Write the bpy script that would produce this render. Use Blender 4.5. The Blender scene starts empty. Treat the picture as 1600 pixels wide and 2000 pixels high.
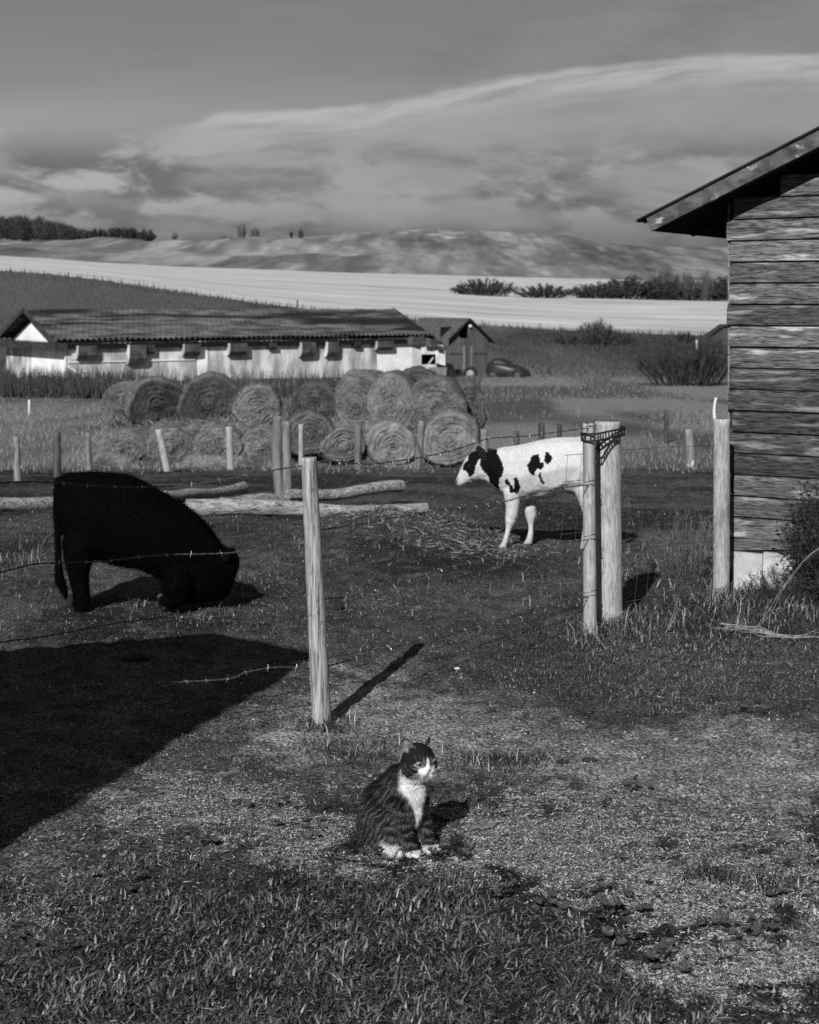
import bpy, bmesh, math, random
import numpy as np
from mathutils import Vector, Matrix, Euler

rng = np.random.default_rng(7)
random.seed(7)
sc = bpy.context.scene
COL = sc.collection
F_PX, CX, HZ, EYE = 3000.0, 800.0, 600.0, 1.7      # focal length and horizon of the 1600x2000 photograph, eye height

# ------------------------------------------------------------------ camera, sky, sun, exposure
cam_data = bpy.data.cameras.new('camera')
cam = bpy.data.objects.new('camera', cam_data)
COL.objects.link(cam)
cam.location = (0, 0, EYE)
cam.rotation_euler = (math.radians(90), 0, 0)
cam_data.sensor_fit = 'HORIZONTAL'
cam_data.sensor_width = 36
cam_data.lens = 36 * F_PX / 1600
cam_data.shift_y = -0.25
cam_data.clip_start = 0.05
cam_data.clip_end = 6000
cam_data.dof.use_dof = True
cam_data.dof.focus_distance = 5.3
cam_data.dof.aperture_fstop = 9.0
sc.camera = cam

SUN_AZ, SUN_EL = math.radians(17), math.radians(35)   # light travels towards +Y and a little +X
TRAVEL = Vector((math.sin(SUN_AZ) * math.cos(SUN_EL), math.cos(SUN_AZ) * math.cos(SUN_EL), -math.sin(SUN_EL)))
sl = bpy.data.lights.new('sun', 'SUN')
sl.energy = 5.0
sl.angle = math.radians(0.53)
sl.color = (1, 1, 1)
sun = bpy.data.objects.new('sun', sl)
COL.objects.link(sun)
sun.rotation_euler = TRAVEL.to_track_quat('-Z', 'Y').to_euler()
sun.location = (-10, -30, 25)

sc.view_settings.view_transform = 'Standard'
sc.view_settings.look = 'None'
sc.view_settings.exposure = 0.22
sc.view_settings.gamma = 1.0
sc.view_settings.use_curve_mapping = False
sc.render.engine = 'CYCLES'
sc.cycles.max_bounces = 6
sc.cycles.diffuse_bounces = 3
sc.cycles.glossy_bounces = 2
sc.cycles.transparent_max_bounces = 4
sc.cycles.use_denoising = False
sc.cycles.use_adaptive_sampling = True
sc.cycles.adaptive_threshold = 0.01


class NT:
    """small helper to write node trees"""
    def __init__(s, tree):
        s.t = tree
        s.t.nodes.clear()

    def n(s, typ, **kw):
        nd = s.t.nodes.new('ShaderNode' + typ)
        for k, v in kw.items():
            setattr(nd, k, v)
        return nd

    def link(s, a, b):
        s.t.links.new(a, b)

    def put(s, sock, v):
        if isinstance(v, bpy.types.NodeSocket):
            s.link(v, sock)
        elif isinstance(v, (tuple, list)) and len(v) == 3 and sock.type == 'RGBA':
            sock.default_value = (*v, 1)
        else:
            sock.default_value = v

    def m(s, op, a, b=0.0, c=None, clamp=False):
        nd = s.n('Math', operation=op, use_clamp=clamp)
        s.put(nd.inputs[0], a)
        s.put(nd.inputs[1], b)
        if c is not None:
            s.put(nd.inputs[2], c)
        return nd.outputs[0]

    def ss(s, x, a, b):
        nd = s.n('MapRange', interpolation_type='SMOOTHSTEP')
        s.put(nd.inputs[0], x)
        s.put(nd.inputs[1], a)
        s.put(nd.inputs[2], b)
        return nd.outputs[0]

    def lin(s, x, a, b, c, d):
        nd = s.n('MapRange')
        for i, v in enumerate((x, a, b, c, d)):
            s.put(nd.inputs[i], v)
        return nd.outputs[0]

    def mixf(s, f, a, b):
        nd = s.n('Mix', data_type='FLOAT')
        s.put(nd.inputs[0], f)
        s.put(nd.inputs[2], a)
        s.put(nd.inputs[3], b)
        return nd.outputs[0]

    def noise(s, vec, scale, detail=4, rough=.55, dist=0.0):
        nd = s.n('TexNoise')
        s.put(nd.inputs['Vector'], vec)
        nd.inputs['Scale'].default_value = scale
        nd.inputs['Detail'].default_value = detail
        nd.inputs['Roughness'].default_value = rough
        nd.inputs['Distortion'].default_value = dist
        return nd.outputs[0]

    def vmul(s, vec, sc_):
        nd = s.n('VectorMath', operation='MULTIPLY')
        s.put(nd.inputs[0], vec)
        nd.inputs[1].default_value = sc_
        return nd.outputs[0]

    def xyz(s, x, y, z):
        nd = s.n('CombineXYZ')
        for i, v in enumerate((x, y, z)):
            s.put(nd.inputs[i], v)
        return nd.outputs[0]


def build_world():
    w = bpy.data.worlds.new('World')
    sc.world = w
    w.use_nodes = True
    t = NT(w.node_tree)
    out = t.n('OutputWorld')
    bg = t.n('Background')
    sky = t.n('TexSky', sky_type='NISHITA')
    sky.sun_disc = False
    sky.sun_elevation = SUN_EL
    sky.sun_rotation = math.pi + SUN_AZ        # the sun stands behind the camera, a little to its left
    sky.altitude = 700
    sky.air_density = 1.0
    sky.dust_density = 0.6
    sep = t.n('SeparateColor')
    t.link(sky.outputs[0], sep.inputs[0])
    clear = t.m('MULTIPLY', t.m('ADD', t.m('MULTIPLY', sep.outputs[0], .75), t.m('MULTIPLY', sep.outputs[1], .25)), 1.0)
    tc = t.n('TexCoord')
    nrm = t.n('VectorMath', operation='NORMALIZE')
    t.link(tc.outputs['Generated'], nrm.inputs[0])
    sx = t.n('SeparateXYZ')
    t.link(nrm.outputs[0], sx.inputs[0])
    az = t.m('ARCTAN2', sx.outputs[0], sx.outputs[1])
    el = t.m('ARCSINE', sx.outputs[2])
    clear = t.mixf(t.ss(el, .02, .5), t.m('MINIMUM', clear, 2.4), t.m('MINIMUM', clear, 1.9))
    clear = t.mixf(t.ss(el, .09, .24), clear, 1.65)
    clear = t.mixf(t.ss(el, .2, 1.3), clear, .75)          # the blue goes on deepening towards the zenith, as through a red filter
    # cloud fields, wide flat banks thickening towards the skyline
    v1 = t.xyz(t.m('MULTIPLY', az, 11), t.m('MULTIPLY', el, 27), 3.1)
    n1 = t.noise(v1, 1.25, 8, .56, .22)
    v2 = t.xyz(t.m('MULTIPLY', az, 3.0), t.m('MULTIPLY', el, 11), 9.4)
    n2 = t.noise(v2, 1.0, 6, .5, .4)
    bank = t.m('MULTIPLY', t.ss(n1, .40, .53), t.ss(el, .122, .088))
    wisp = t.m('MULTIPLY', t.ss(n2, .50, .64), t.ss(el, .06, .16))
    shade = t.ss(t.noise(t.xyz(t.m('MULTIPLY', az, 10), t.m('MULTIPLY', el, 38), 1.7), 1.0, 8, .56, .2), .36, .64)
    veil = t.m('MULTIPLY', t.ss(el, .17, .08), t.ss(n2, .25, .6))
    c = t.mixf(t.m('MULTIPLY', veil, .7), clear, 3.2)
    bright = t.m('MULTIPLY', t.m('MULTIPLY', t.ss(el, .14, .085), t.ss(el, .03, .07)), t.ss(az, .0, -.22))
    c = t.mixf(t.m('MULTIPLY', bright, .7), c, 3.8)
    c = t.mixf(t.m('MULTIPLY', bank, .85), c, t.mixf(shade, 1.0, 2.5))
    c = t.mixf(t.m('MULTIPLY', wisp, .4), c, t.mixf(shade, 1.45, 2.3))
    c = t.mixf(t.m('MULTIPLY', t.ss(el, .075, .035), .75), c, t.mixf(shade, 1.15, 1.75))
    # one long lens-shaped streak
    fc = t.n('FloatCurve')
    pts = [(-.6, 300), (-.15, 248), (-.123, 222), (-.08, 215), (-.033, 205), (.0167, 178), (.0667, 150), (.133, 132), (.2, 118), (.2667, 124), (.6, 170)]
    cu = fc.mapping.curves[0]
    xs = [((a + .6) / 1.2, (600 - r) / 3000 / .2) for a, r in pts]
    cu.points[0].location = xs[0]
    cu.points[1].location = xs[-1]
    for p in xs[1:-1]:
        cu.points.new(*p)
    fc.mapping.update()
    t.put(fc.inputs[1], t.lin(az, -.6, .6, 0, 1))
    edge = t.m('MULTIPLY', fc.outputs[0], .2)
    wob = t.m('MULTIPLY', t.m('SUBTRACT', t.noise(t.xyz(t.m('MULTIPLY', az, 40), t.m('MULTIPLY', el, 60), 2), 1, 4, .5), .5), .006)
    dd = t.m('ADD', t.m('SUBTRACT', edge, el), wob)
    body = t.m('MULTIPLY', t.ss(dd, -.0012, .004), t.m('ADD', t.m('MULTIPLY', t.ss(dd, .026, .006), .65), t.m('MULTIPLY', t.ss(dd, .055, .01), .35)))
    span = t.m('MULTIPLY', t.ss(az, -.17, -.11), t.ss(az, .7, .3))
    fil = t.noise(t.xyz(t.m('ADD', t.m('MULTIPLY', az, 14), t.m('MULTIPLY', dd, 30)), t.m('MULTIPLY', dd, 130), 0), 1, 5, .55)
    stk = t.m('MULTIPLY', t.m('MULTIPLY', body, span), t.ss(fil, .2, .62))
    c = t.mixf(t.m('MULTIPLY', stk, .9), c, 4.1)
    # below the skyline
    c = t.mixf(t.ss(el, -.01, -.05), c, 0.6)
    t.put(bg.inputs[0], c)
    bg.inputs[1].default_value = 0.102
    t.link(bg.outputs[0], out.inputs[0])


build_world()


# ------------------------------------------------------------------ materials (the photograph is black and white, so every colour is a grey)
MATS = {}


def material(name, lo, hi, scale=6.0, stretch=(1, 1, 1), rough=.9, bump=0.0, bscale=None, attr=False, rnd=0.0,
             detail=5, dark=None, dscale=None, dstretch=None, dist=0.0, spec=.15, contrast=(.3, .7), coords='Object', sheen=0.0, metal=0.0, dthr=(.56, .68), crack=None):
    if name in MATS:
        return MATS[name]
    mt = bpy.data.materials.new(name)
    mt.use_nodes = True
    MATS[name] = mt
    t = NT(mt.node_tree)
    out = t.n('OutputMaterial')
    b = t.n('BsdfPrincipled')
    tc = t.n('TexCoord')
    vec = tc.outputs[coords]
    if rnd:
        oi = t.n('ObjectInfo')
        add = t.n('VectorMath', operation='ADD')
        t.link(vec, add.inputs[0])
        t.link(t.xyz(t.m('MULTIPLY', oi.outputs['Random'], 37), t.m('MULTIPLY', oi.outputs['Random'], 11), 0), add.inputs[1])
        vec = add.outputs[0]
    n1 = t.noise(t.vmul(vec, stretch), scale, detail, .58, dist)
    v = t.mixf(t.ss(n1, *contrast), lo, hi)
    if dark is not None:
        n2 = t.noise(t.vmul(vec, dstretch or stretch), dscale or scale * .4, 4, .6, .3)
        v = t.mixf(t.ss(n2, *dthr), v, dark)
    if crack is not None:                     # thin dark splits along the grain: (scale, stretch, width, depth)
        nc = t.noise(t.vmul(vec, crack[1]), crack[0], 3, .5, .4)
        ln_ = t.ss(t.m('ABSOLUTE', t.m('SUBTRACT', nc, .5)), crack[2], 0.0)
        v = t.m('MULTIPLY', v, t.m('SUBTRACT', 1.0, t.m('MULTIPLY', ln_, crack[3])))
    if attr:
        at = t.n('Attribute', attribute_name='Col')
        v = t.m('MULTIPLY', v, at.outputs['Fac'])
    if rnd:
        v = t.m('MULTIPLY', v, t.lin(oi.outputs['Random'], 0, 1, 1 - rnd, 1 + rnd))
    cc = t.n('CombineColor')
    for i in range(3):
        t.put(cc.inputs[i], v)
    t.link(cc.outputs[0], b.inputs['Base Color'])
    b.inputs['Roughness'].default_value = rough
    b.inputs['Specular IOR Level'].default_value = spec
    b.inputs['Metallic'].default_value = metal
    if sheen:
        b.inputs['Sheen Weight'].default_value = sheen
    if bump:
        bp = t.n('Bump')
        bp.inputs['Strength'].default_value = 1.0
        bp.inputs['Distance'].default_value = bump
        t.put(bp.inputs['Height'], t.noise(t.vmul(vec, stretch), bscale or scale * 2, 4, .6, dist))
        t.link(bp.outputs[0], b.inputs['Normal'])
    t.link(b.outputs[0], out.inputs[0])
    return mt


# ------------------------------------------------------------------ numeric helpers
def _hash(ix, iy, seed):
    n = (ix.astype(np.int64) * 374761393 + iy.astype(np.int64) * 668265263 + seed * 1442695041) & 0xffffffff
    n = ((n ^ (n >> 13)) * 1274126177) & 0xffffffff
    n = n ^ (n >> 16)
    return (n & 0xffffff) / float(0xffffff)


def vn(x, y, seed=0):
    x = np.asarray(x, float)
    y = np.asarray(y, float)
    ix, iy = np.floor(x), np.floor(y)
    fx, fy = x - ix, y - iy
    fx = fx * fx * (3 - 2 * fx)
    fy = fy * fy * (3 - 2 * fy)
    a, b = _hash(ix, iy, seed), _hash(ix + 1, iy, seed)
    c, d = _hash(ix, iy + 1, seed), _hash(ix + 1, iy + 1, seed)
    return (a + (b - a) * fx) * (1 - fy) + (c + (d - c) * fx) * fy


def fbm(x, y, seed=0, oct=4, gain=.5):
    s, a, tot = 0.0, 1.0, 0.0
    for o in range(oct):
        s = s + a * vn(np.asarray(x) * 2 ** o + 17.3 * o, np.asarray(y) * 2 ** o - 9.1 * o, seed + o)
        tot += a
        a *= gain
    return s / tot


def vn3(p, sc_, seed=0):
    return (fbm(p[:, 0] * sc_ + p[:, 2] * sc_ * .73, p[:, 1] * sc_ - p[:, 2] * sc_ * .61, seed, 3)
            + fbm(p[:, 2] * sc_ + 31, p[:, 0] * sc_ * .8 - p[:, 1] * sc_ * .4, seed + 5, 3)) * .5


def sstep(x, a, b):
    t = np.clip((np.asarray(x, float) - a) / (b - a), 0, 1)
    return t * t * (3 - 2 * t)


def P(c, r, d):
    """the place seen at column c, row r of the photograph, d metres out"""
    return np.array([(c - CX) / F_PX * d, d, EYE + (HZ - r) / F_PX * d])


# ------------------------------------------------------------------ terrain
_d = np.linspace(0, 130, 2601)
_z = np.interp(_d, [0, 11.5, 33, 75, 130], [0, 0, -1.71, -2.1, -2.1])
_k = np.ones(81) / 81
_z = np.convolve(np.pad(_z, 40, mode='edge'), _k, mode='valid')
CK = np.array([-600, 0, 100, 200, 330, 500, 640, 760, 850, 900, 960, 1050, 1150, 1250, 1350, 1420, 1600, 2300], float)
R_RIDGE = np.array([470, 472, 470, 467, 468, 467, 461, 459, 454, 452, 454, 458, 466, 476, 481, 485, 492, 505], float)
R_TOP = np.interp(CK, [-600, 0, 300, 600, 900, 1200, 1600, 2300], [482, 500, 519, 531, 540, 547, 552, 560])
R_CREST = np.interp(CK, [-600, 0, 150, 300, 450, 580, 800, 950, 1100, 1400, 1700, 2300], [495, 530, 540, 562, 585, 603, 622, 636, 645, 655, 660, 665])
R_110 = np.interp(CK, [-600, 0, 580, 950, 1700, 2300], [640, 645, 668, 690, 705, 705])
DK = np.log(np.array([80, 110, 150, 165, 300, 480, 650, 820, 1050, 1350, 1700], float))
RT = np.stack([np.full_like(CK, 742), R_110, R_CREST, R_CREST + 1, R_CREST + .62 * (R_TOP - R_CREST), R_CREST + .86 * (R_TOP - R_CREST),
               R_TOP, R_TOP + .45 * (R_RIDGE - R_TOP), R_RIDGE, R_RIDGE + 14, R_RIDGE + 40], 1)


def base_z(x, y):
    x = np.asarray(x, float)
    y = np.asarray(y, float)
    yy = np.maximum(y, 2.0)
    near = np.interp(yy, _d, _z)
    col = np.clip(CX + F_PX * x / yy, CK[0], CK[-1])
    ly = np.clip(np.log(yy), DK[0], DK[-1])
    ci = np.clip(np.searchsorted(CK, col) - 1, 0, len(CK) - 2)
    di = np.clip(np.searchsorted(DK, ly) - 1, 0, len(DK) - 2)
    tcx = (col - CK[ci]) / (CK[ci + 1] - CK[ci])
    td = (ly - DK[di]) / (DK[di + 1] - DK[di])
    r = (RT[ci, di] * (1 - tcx) + RT[ci + 1, di] * tcx) * (1 - td) + (RT[ci, di + 1] * (1 - tcx) + RT[ci + 1, di + 1] * tcx) * td
    far = EYE + (HZ - r) / F_PX * yy
    w = sstep(yy, 80, 108)
    return near * (1 - w) + far * w


def ground_z(x, y):
    x = np.asarray(x, float)
    y = np.asarray(y, float)
    z = base_z(x, y)
    k1 = 1 - sstep(y, 9, 16)
    k2 = 1 - sstep(y, 14, 40)
    z = z + (fbm(x * 1.1, y * 1.1, 3) - .5) * .05 * (1 - .4 * k1)
    z = z + (fbm(x * 8, y * 8, 11) - .5) * .04 * k2
    z = z + (fbm(x * 30, y * 30, 23, 3) - .5) * .016 * k1
    z = z + sstep(y, 40, 70) * (fbm(x * .05, y * .05, 31) - .5) * .5
    h = sstep(y, 650, 760)
    z = z + h * ((fbm(x / 130, y / 110, 41, 5) - .5) * 9 + (fbm(x / 34, y / 170, 47, 4) - .5) * 7.0)
    # a low trampled heap of straw and soil before the calf, and a bank at the shed
    c = CX + F_PX * x / np.maximum(y, 1)
    z = z + .19 * np.exp(-((x + .15) / .75) ** 2 - ((y - 11.6) / .75) ** 2) * (.6 + .8 * fbm(x * 5, y * 5, 77))
    z = z + .06 * np.exp(-((x - 2.25) / .5) ** 2 - ((y - 8.75) / .4) ** 2)
    return z


_rt_y = np.concatenate([np.linspace(3, 20, 700), np.linspace(20.1, 79, 600)])


def y_of_row(row, x_over=0.0):
    rows = HZ + F_PX * (EYE - np.interp(_rt_y, _d, _z)) / _rt_y
    return np.interp(-np.asarray(row, float), -rows, _rt_y)


def on_ground(c, r):
    """ground point seen at (c, r) of the photograph"""
    y = float(y_of_row(r))
    x = (c - CX) / F_PX * y
    return np.array([x, y, float(ground_z(x, y))])


# ------------------------------------------------------------------ mesh helpers
def mesh(name, V, Fc, mat=None, smooth=False, col=None):
    V = np.asarray(V, float)
    me = bpy.data.meshes.new(name)
    if isinstance(Fc, np.ndarray):
        nf, k = Fc.shape
        me.vertices.add(len(V))
        me.vertices.foreach_set('co', V.astype(np.float32).ravel())
        me.loops.add(nf * k)
        me.loops.foreach_set('vertex_index', Fc.astype(np.int32).ravel())
        me.polygons.add(nf)
        me.polygons.foreach_set('loop_start', np.arange(0, nf * k, k, dtype=np.int32))
        me.polygons.foreach_set('loop_total', np.full(nf, k, dtype=np.int32))
        me.update(calc_edges=True)
    else:
        me.from_pydata([tuple(v) for v in V], [], [tuple(int(i) for i in f) for f in Fc])
    if smooth:
        me.polygons.foreach_set('use_smooth', np.ones(len(me.polygons), bool))
    if col is not None:
        a = me.color_attributes.new('Col', 'FLOAT_COLOR', 'POINT')
        c4 = np.ones((len(V), 4), np.float32)
        c4[:, :3] = np.asarray(col, np.float32)[:, None]
        a.data.foreach_set('color', c4.ravel())
    if mat:
        me.materials.append(mat)
    me.validate()
    return me


ROOT = {}


def obj(name, V, Fc, mat, parent=None, smooth=False, col=None):
    """one mesh object; vertices in world coordinates, stored relative to the thing they belong to"""
    loc = ROOT[parent] if parent is not None else np.zeros(3)
    o = bpy.data.objects.new(name, mesh(name, np.asarray(V, float) - loc, Fc, mat, smooth, col))
    COL.objects.link(o)
    if parent is not None:
        o.parent = parent
        ROOT[o] = loc
    else:
        ROOT[o] = np.zeros(3)
    return o


def tag(o, label=None, cat=None, group=None, kind=None):
    if label:
        o['label'] = label
    if cat:
        o['category'] = cat
    if group:
        o['group'] = group
    if kind:
        o['kind'] = kind
    return o


def thing(name, label, cat, loc, group=None):
    o = bpy.data.objects.new(name, None)
    COL.objects.link(o)
    o.empty_display_size = .1
    o.location = tuple(float(v) for v in loc)
    ROOT[o] = np.array(loc, float)
    return tag(o, label, cat, group)


class MB:
    """collects pieces of one mesh"""
    def __init__(s):
        s.V, s.F, s.C, s.n = [], [], [], 0

    def add(s, V, Fc, c=1.0):
        V = np.asarray(V, float)
        s.V.append(V)
        s.F += [[int(i) + s.n for i in f] for f in Fc]
        s.C.append(np.full(len(V), c) if np.isscalar(c) else np.asarray(c))
        s.n += len(V)
        return s

    def out(s, name, mat, parent=None, smooth=False):
        return obj(name, np.concatenate(s.V), s.F, mat, parent, smooth, np.concatenate(s.C))


def box8(o, a, b, c):
    """box from corner o with edge vectors a, b, c"""
    o, a, b, c = (np.asarray(v, float) for v in (o, a, b, c))
    V = [o, o + a, o + a + b, o + b, o + c, o + a + c, o + a + b + c, o + b + c]
    return np.array(V), [(0, 3, 2, 1), (4, 5, 6, 7), (0, 1, 5, 4), (1, 2, 6, 5), (2, 3, 7, 6), (3, 0, 4, 7)]


def frame(T):
    T = np.asarray(T, float)
    up = np.where(np.abs(T[:, 2:3]) > .9, np.array([[1.0, 0, 0]]), np.array([[0, 0, 1.0]]))
    A = np.cross(T, up)
    A /= np.linalg.norm(A, axis=1, keepdims=True) + 1e-12
    B = np.cross(T, A)
    return A, B


def tube(pts, rad, n=8, caps=True, jitter=0.0, seed=0):
    pts = np.asarray(pts, float)
    m = len(pts)
    rad = np.broadcast_to(np.asarray(rad, float), (m,))
    T = np.gradient(pts, axis=0)
    T /= np.linalg.norm(T, axis=1, keepdims=True) + 1e-12
    A, B = frame(T)
    for i in range(1, m):                      # keep the frames from flipping
        a = A[i - 1] - T[i] * np.dot(A[i - 1], T[i])
        A[i] = a / (np.linalg.norm(a) + 1e-12)
        B[i] = np.cross(T[i], A[i])
    th = np.arange(n) * 2 * np.pi / n
    R = rad[:, None] * np.ones((m, n))
    if jitter:
        g, h = np.meshgrid(np.arange(n), np.arange(m))
        q = np.cos(th)[None, :] * 2.1 + 0 * h
        w = np.sin(th)[None, :] * 2.1 + h * .35
        R = R * (1 + jitter * (fbm(q + seed, w, seed, 3) * 2 - 1))
    V = pts[:, None, :] + R[..., None] * (np.cos(th)[None, :, None] * A[:, None, :] + np.sin(th)[None, :, None] * B[:, None, :])
    V = V.reshape(-1, 3)
    Fc = []
    for i in range(m - 1):
        for j in range(n):
            a, b = i * n + j, i * n + (j + 1) % n
            Fc.append((a, b, b + n, a + n))
    if caps:
        V = np.vstack([V, pts[0], pts[-1]])
        for j in range(n):
            Fc.append((m * n, (j + 1) % n, j))
            Fc.append((m * n + 1, (m - 1) * n + j, (m - 1) * n + (j + 1) % n))
    return V, Fc


def spline(pts, step):
    """Catmull-Rom through the points, resampled about every `step` metres"""
    p = np.asarray(pts, float)
    q = np.vstack([2 * p[0] - p[1], p, 2 * p[-1] - p[-2]])
    o = []
    for i in range(1, len(q) - 2):
        k = max(2, int(np.linalg.norm(q[i + 1] - q[i]) / step))
        t = np.linspace(0, 1, k, endpoint=False)[:, None]
        o.append(.5 * (2 * q[i] + (q[i + 1] - q[i - 1]) * t + (2 * q[i - 1] - 5 * q[i] + 4 * q[i + 1] - q[i + 2]) * t ** 2
                       + (3 * q[i] - q[i - 1] - 3 * q[i + 1] + q[i + 2]) * t ** 3))
    o.append(p[-1:])
    return np.vstack(o)


def spikes(base, dirs, length, rad, tone, bend=0.0):
    """slender three-sided twigs or stalks: V, F (triangles), C"""
    n = len(base)
    dirs = dirs / (np.linalg.norm(dirs, axis=1, keepdims=True) + 1e-9)
    A, B = frame(dirs)
    rad = np.broadcast_to(rad, (n,))[:, None]
    length = np.broadcast_to(length, (n,))[:, None]
    V = np.empty((n, 4, 3))
    for k in range(3):
        a = k * 2 * np.pi / 3
        V[:, k] = base + rad * (math.cos(a) * A + math.sin(a) * B)
    V[:, 3] = base + dirs * length
    i = np.arange(n)[:, None] * 4
    Fc = np.concatenate([i + [0, 1, 3], i + [1, 2, 3], i + [2, 0, 3]])
    return V.reshape(-1, 3), Fc, np.repeat(np.broadcast_to(tone, (n,)), 4)


def blades(base, az, lean, length, width, tone, curl=.5):
    """grass blades: a bent ribbon of three triangles with a keel"""
    n = len(base)
    d = np.stack([np.cos(az), np.sin(az), np.zeros(n)], 1)
    s = np.stack([-np.sin(az), np.cos(az), np.zeros(n)], 1)
    up = np.array([0, 0, 1.0])
    lean = lean[:, None]
    L = length[:, None]
    W = width[:, None]
    d1 = d * np.sin(lean) + up * np.cos(lean)
    l2 = np.minimum(lean + curl * (.5 + rng.random((n, 1))), 1.75)
    d2 = d * np.sin(l2) + up * np.cos(l2)
    mid = base + d1 * L * .5
    tip = mid + d2 * L * .5
    V = np.stack([base - s * W * .45, base + s * W * .45, mid - s * W * .5, mid + s * W * .5, tip], 1)
    i = np.arange(n)[:, None] * 5
    Fc = np.concatenate([i + [0, 1, 3], i + [0, 3, 2], i + [2, 3, 4]])
    return V.reshape(-1, 3), Fc, np.repeat(tone, 5)


def ico(sub=1):
    bm = bmesh.new()
    bmesh.ops.create_icosphere(bm, subdivisions=sub, radius=1)
    V = np.array([v.co[:] for v in bm.verts])
    Fc = np.array([[v.index for v in f.verts] for f in bm.faces])
    bm.free()
    return V, Fc


ICO1, ICO2, ICO3 = ico(1), ico(2), ico(3)

# ------------------------------------------------------------------ ground, field, hills
def blob(c, r, lst):
    s = np.zeros_like(c)
    for (a, b, rx, ry, w) in lst:
        s = s + w * np.exp(-((c - a) / rx) ** 2 - ((r - b) / ry) ** 2)
    return s


def img_of(x, y):
    y = np.maximum(np.asarray(y, float), 1.5)
    return CX + F_PX * np.asarray(x, float) / y, HZ + F_PX * (EYE - base_z(x, y)) / y


def masks(x, y):
    c, r = img_of(x, y)
    n = fbm(x * 2.3, y * 2.3, 61, 4)
    n2 = fbm(x * 6.5, y * 6.5, 67, 4)
    n3 = fbm(x * 17, y * 17, 69, 4)
    straw = blob(c, r, [(330, 1600, 260, 90, .9), (120, 1790, 200, 70, .6), (640, 1650, 120, 60, .9), (480, 1570, 120, 50, .6), (1060, 1590, 190, 70, .75), (1150, 1700, 300, 60, .95),
                        (1420, 1760, 220, 70, 1.0), (1330, 1900, 190, 60, .95), (1500, 1900, 160, 80, .6), (400, 1850, 100, 30, .5), (150, 1960, 200, 40, .45), (980, 1640, 160, 60, .6), (1260, 1600, 220, 50, .6), (1500, 1620, 200, 45, .55), (750, 1700, 120, 30, .4)])
    dirt = blob(c, r, [(850, 1420, 260, 70, 1.0), (1150, 1480, 260, 80, .8), (1480, 1500, 260, 90, 1.0), (1580, 1850, 90, 130, .9), (700, 1340, 130, 60, .7), (560, 1470, 120, 60, .7), (1380, 1600, 260, 60, .5)])
    dense = blob(c, r, [(640, 1800, 190, 80, 1.1), (760, 1920, 330, 110, 1.4), (160, 1930, 280, 90, .75), (330, 1800, 190, 60, .6), (60, 1760, 120, 40, .4), (480, 1960, 180, 60, .5), (1000, 1900, 170, 70, .8), (300, 1690, 120, 40, .35), (1130, 1990, 200, 60, 1.0), (880, 1760, 120, 50, .6)])
    loose = blob(c, r, [(980, 1490, 120, 45, .8), (700, 1480, 110, 40, .7), (100, 1850, 250, 120, .7), (1150, 1330, 300, 80, .9), (1450, 1330, 250, 90, .9), (1250, 1250, 250, 60, .8),
                        (1000, 1560, 200, 50, .5), (250, 1660, 200, 60, .4), (1380, 1700, 70, 40, .6), (450, 1640, 140, 50, .4), (1500, 1720, 100, 40, .6), (180, 1950, 260, 60, .5)])
    straw = sstep(straw * .85 + (n2 - .5) * 1.5 + (n3 - .5) * 1.6, .22, .85)
    dirt = sstep(dirt + (n - .5) * 1.0 + (n2 - .5) * .9 + (n3 - .5) * 1.0, .25, .95)
    dense = sstep(dense + (n2 - .5) * 1.2 + (n3 - .5) * .8, .20, .75)
    loose = sstep(loose + (n - .5) * .8 + (n2 - .5) * .9 + (n3 - .5) * 1.0, .3, .9)
    return c, r, straw, dirt, dense, loose


def ground_tone(x, y):
    c, r, straw, dirt, dense, loose = masks(x, y)
    big = fbm(x * .7, y * .7, 71, 4)
    t = .018 + .036 * sstep(big, .3, .7)
    t = t * (1 - dirt) + dirt * (.09 + .09 * big)
    t = t * (1 - straw) + straw * .085
    t = t * (1 - dense * .4)
    t = t * (1 - .15 * loose) * (.72 + .56 * sstep(fbm(x * 12, y * 12, 73, 4), .3, .7))
    # beyond the paddock: dry valley floor, then duller slopes
    far = sstep(y, 28, 36)
    v = .06 + .09 * sstep(fbm(x * .30, y * .10, 81, 4), .35, .65)
    slope = sstep(y, 72, 95)
    v = v * (1 - slope) + slope * (.030 + .075 * sstep(fbm(x * .12, y * .03, 83, 4), .35, .68))
    lefth = sstep(c, 760, 520) * sstep(y, 85, 105)
    v = v * (1 - lefth) + lefth * (.024 + .05 * sstep(fbm(x * .09, y * .02, 87, 4), .35, .7))
    return t * (1 - far) + far * v


def grid_sheet(us, ys, zfun):
    U, Y = np.meshgrid(us, ys)
    X = U * np.maximum(Y, 2.2)
    Z = zfun(X, Y)
    V = np.stack([X, Y, Z], -1).reshape(-1, 3)
    nu, ny = len(us), len(ys)
    i = (np.arange(ny - 1)[:, None] * nu + np.arange(nu - 1)[None, :]).ravel()
    Fc = np.stack([i, i + 1, i + 1 + nu, i + nu], 1)
    return V, Fc


us_in = np.linspace(-.31, .31, 400)
us_out = np.array([.33, .36, .4, .45, .52, .6, .7, .85, 1.05, 1.3, 1.7, 2.3, 3.2, 4.5, 6.5])
US = np.concatenate([-us_out[::-1], us_in, us_out])
YS = np.concatenate([[-60, -30, -12, -5, -1, 1, 2.2], np.exp(np.linspace(math.log(2.6), math.log(13), 330)), np.exp(np.linspace(math.log(13.15), math.log(152), 210))])

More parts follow.
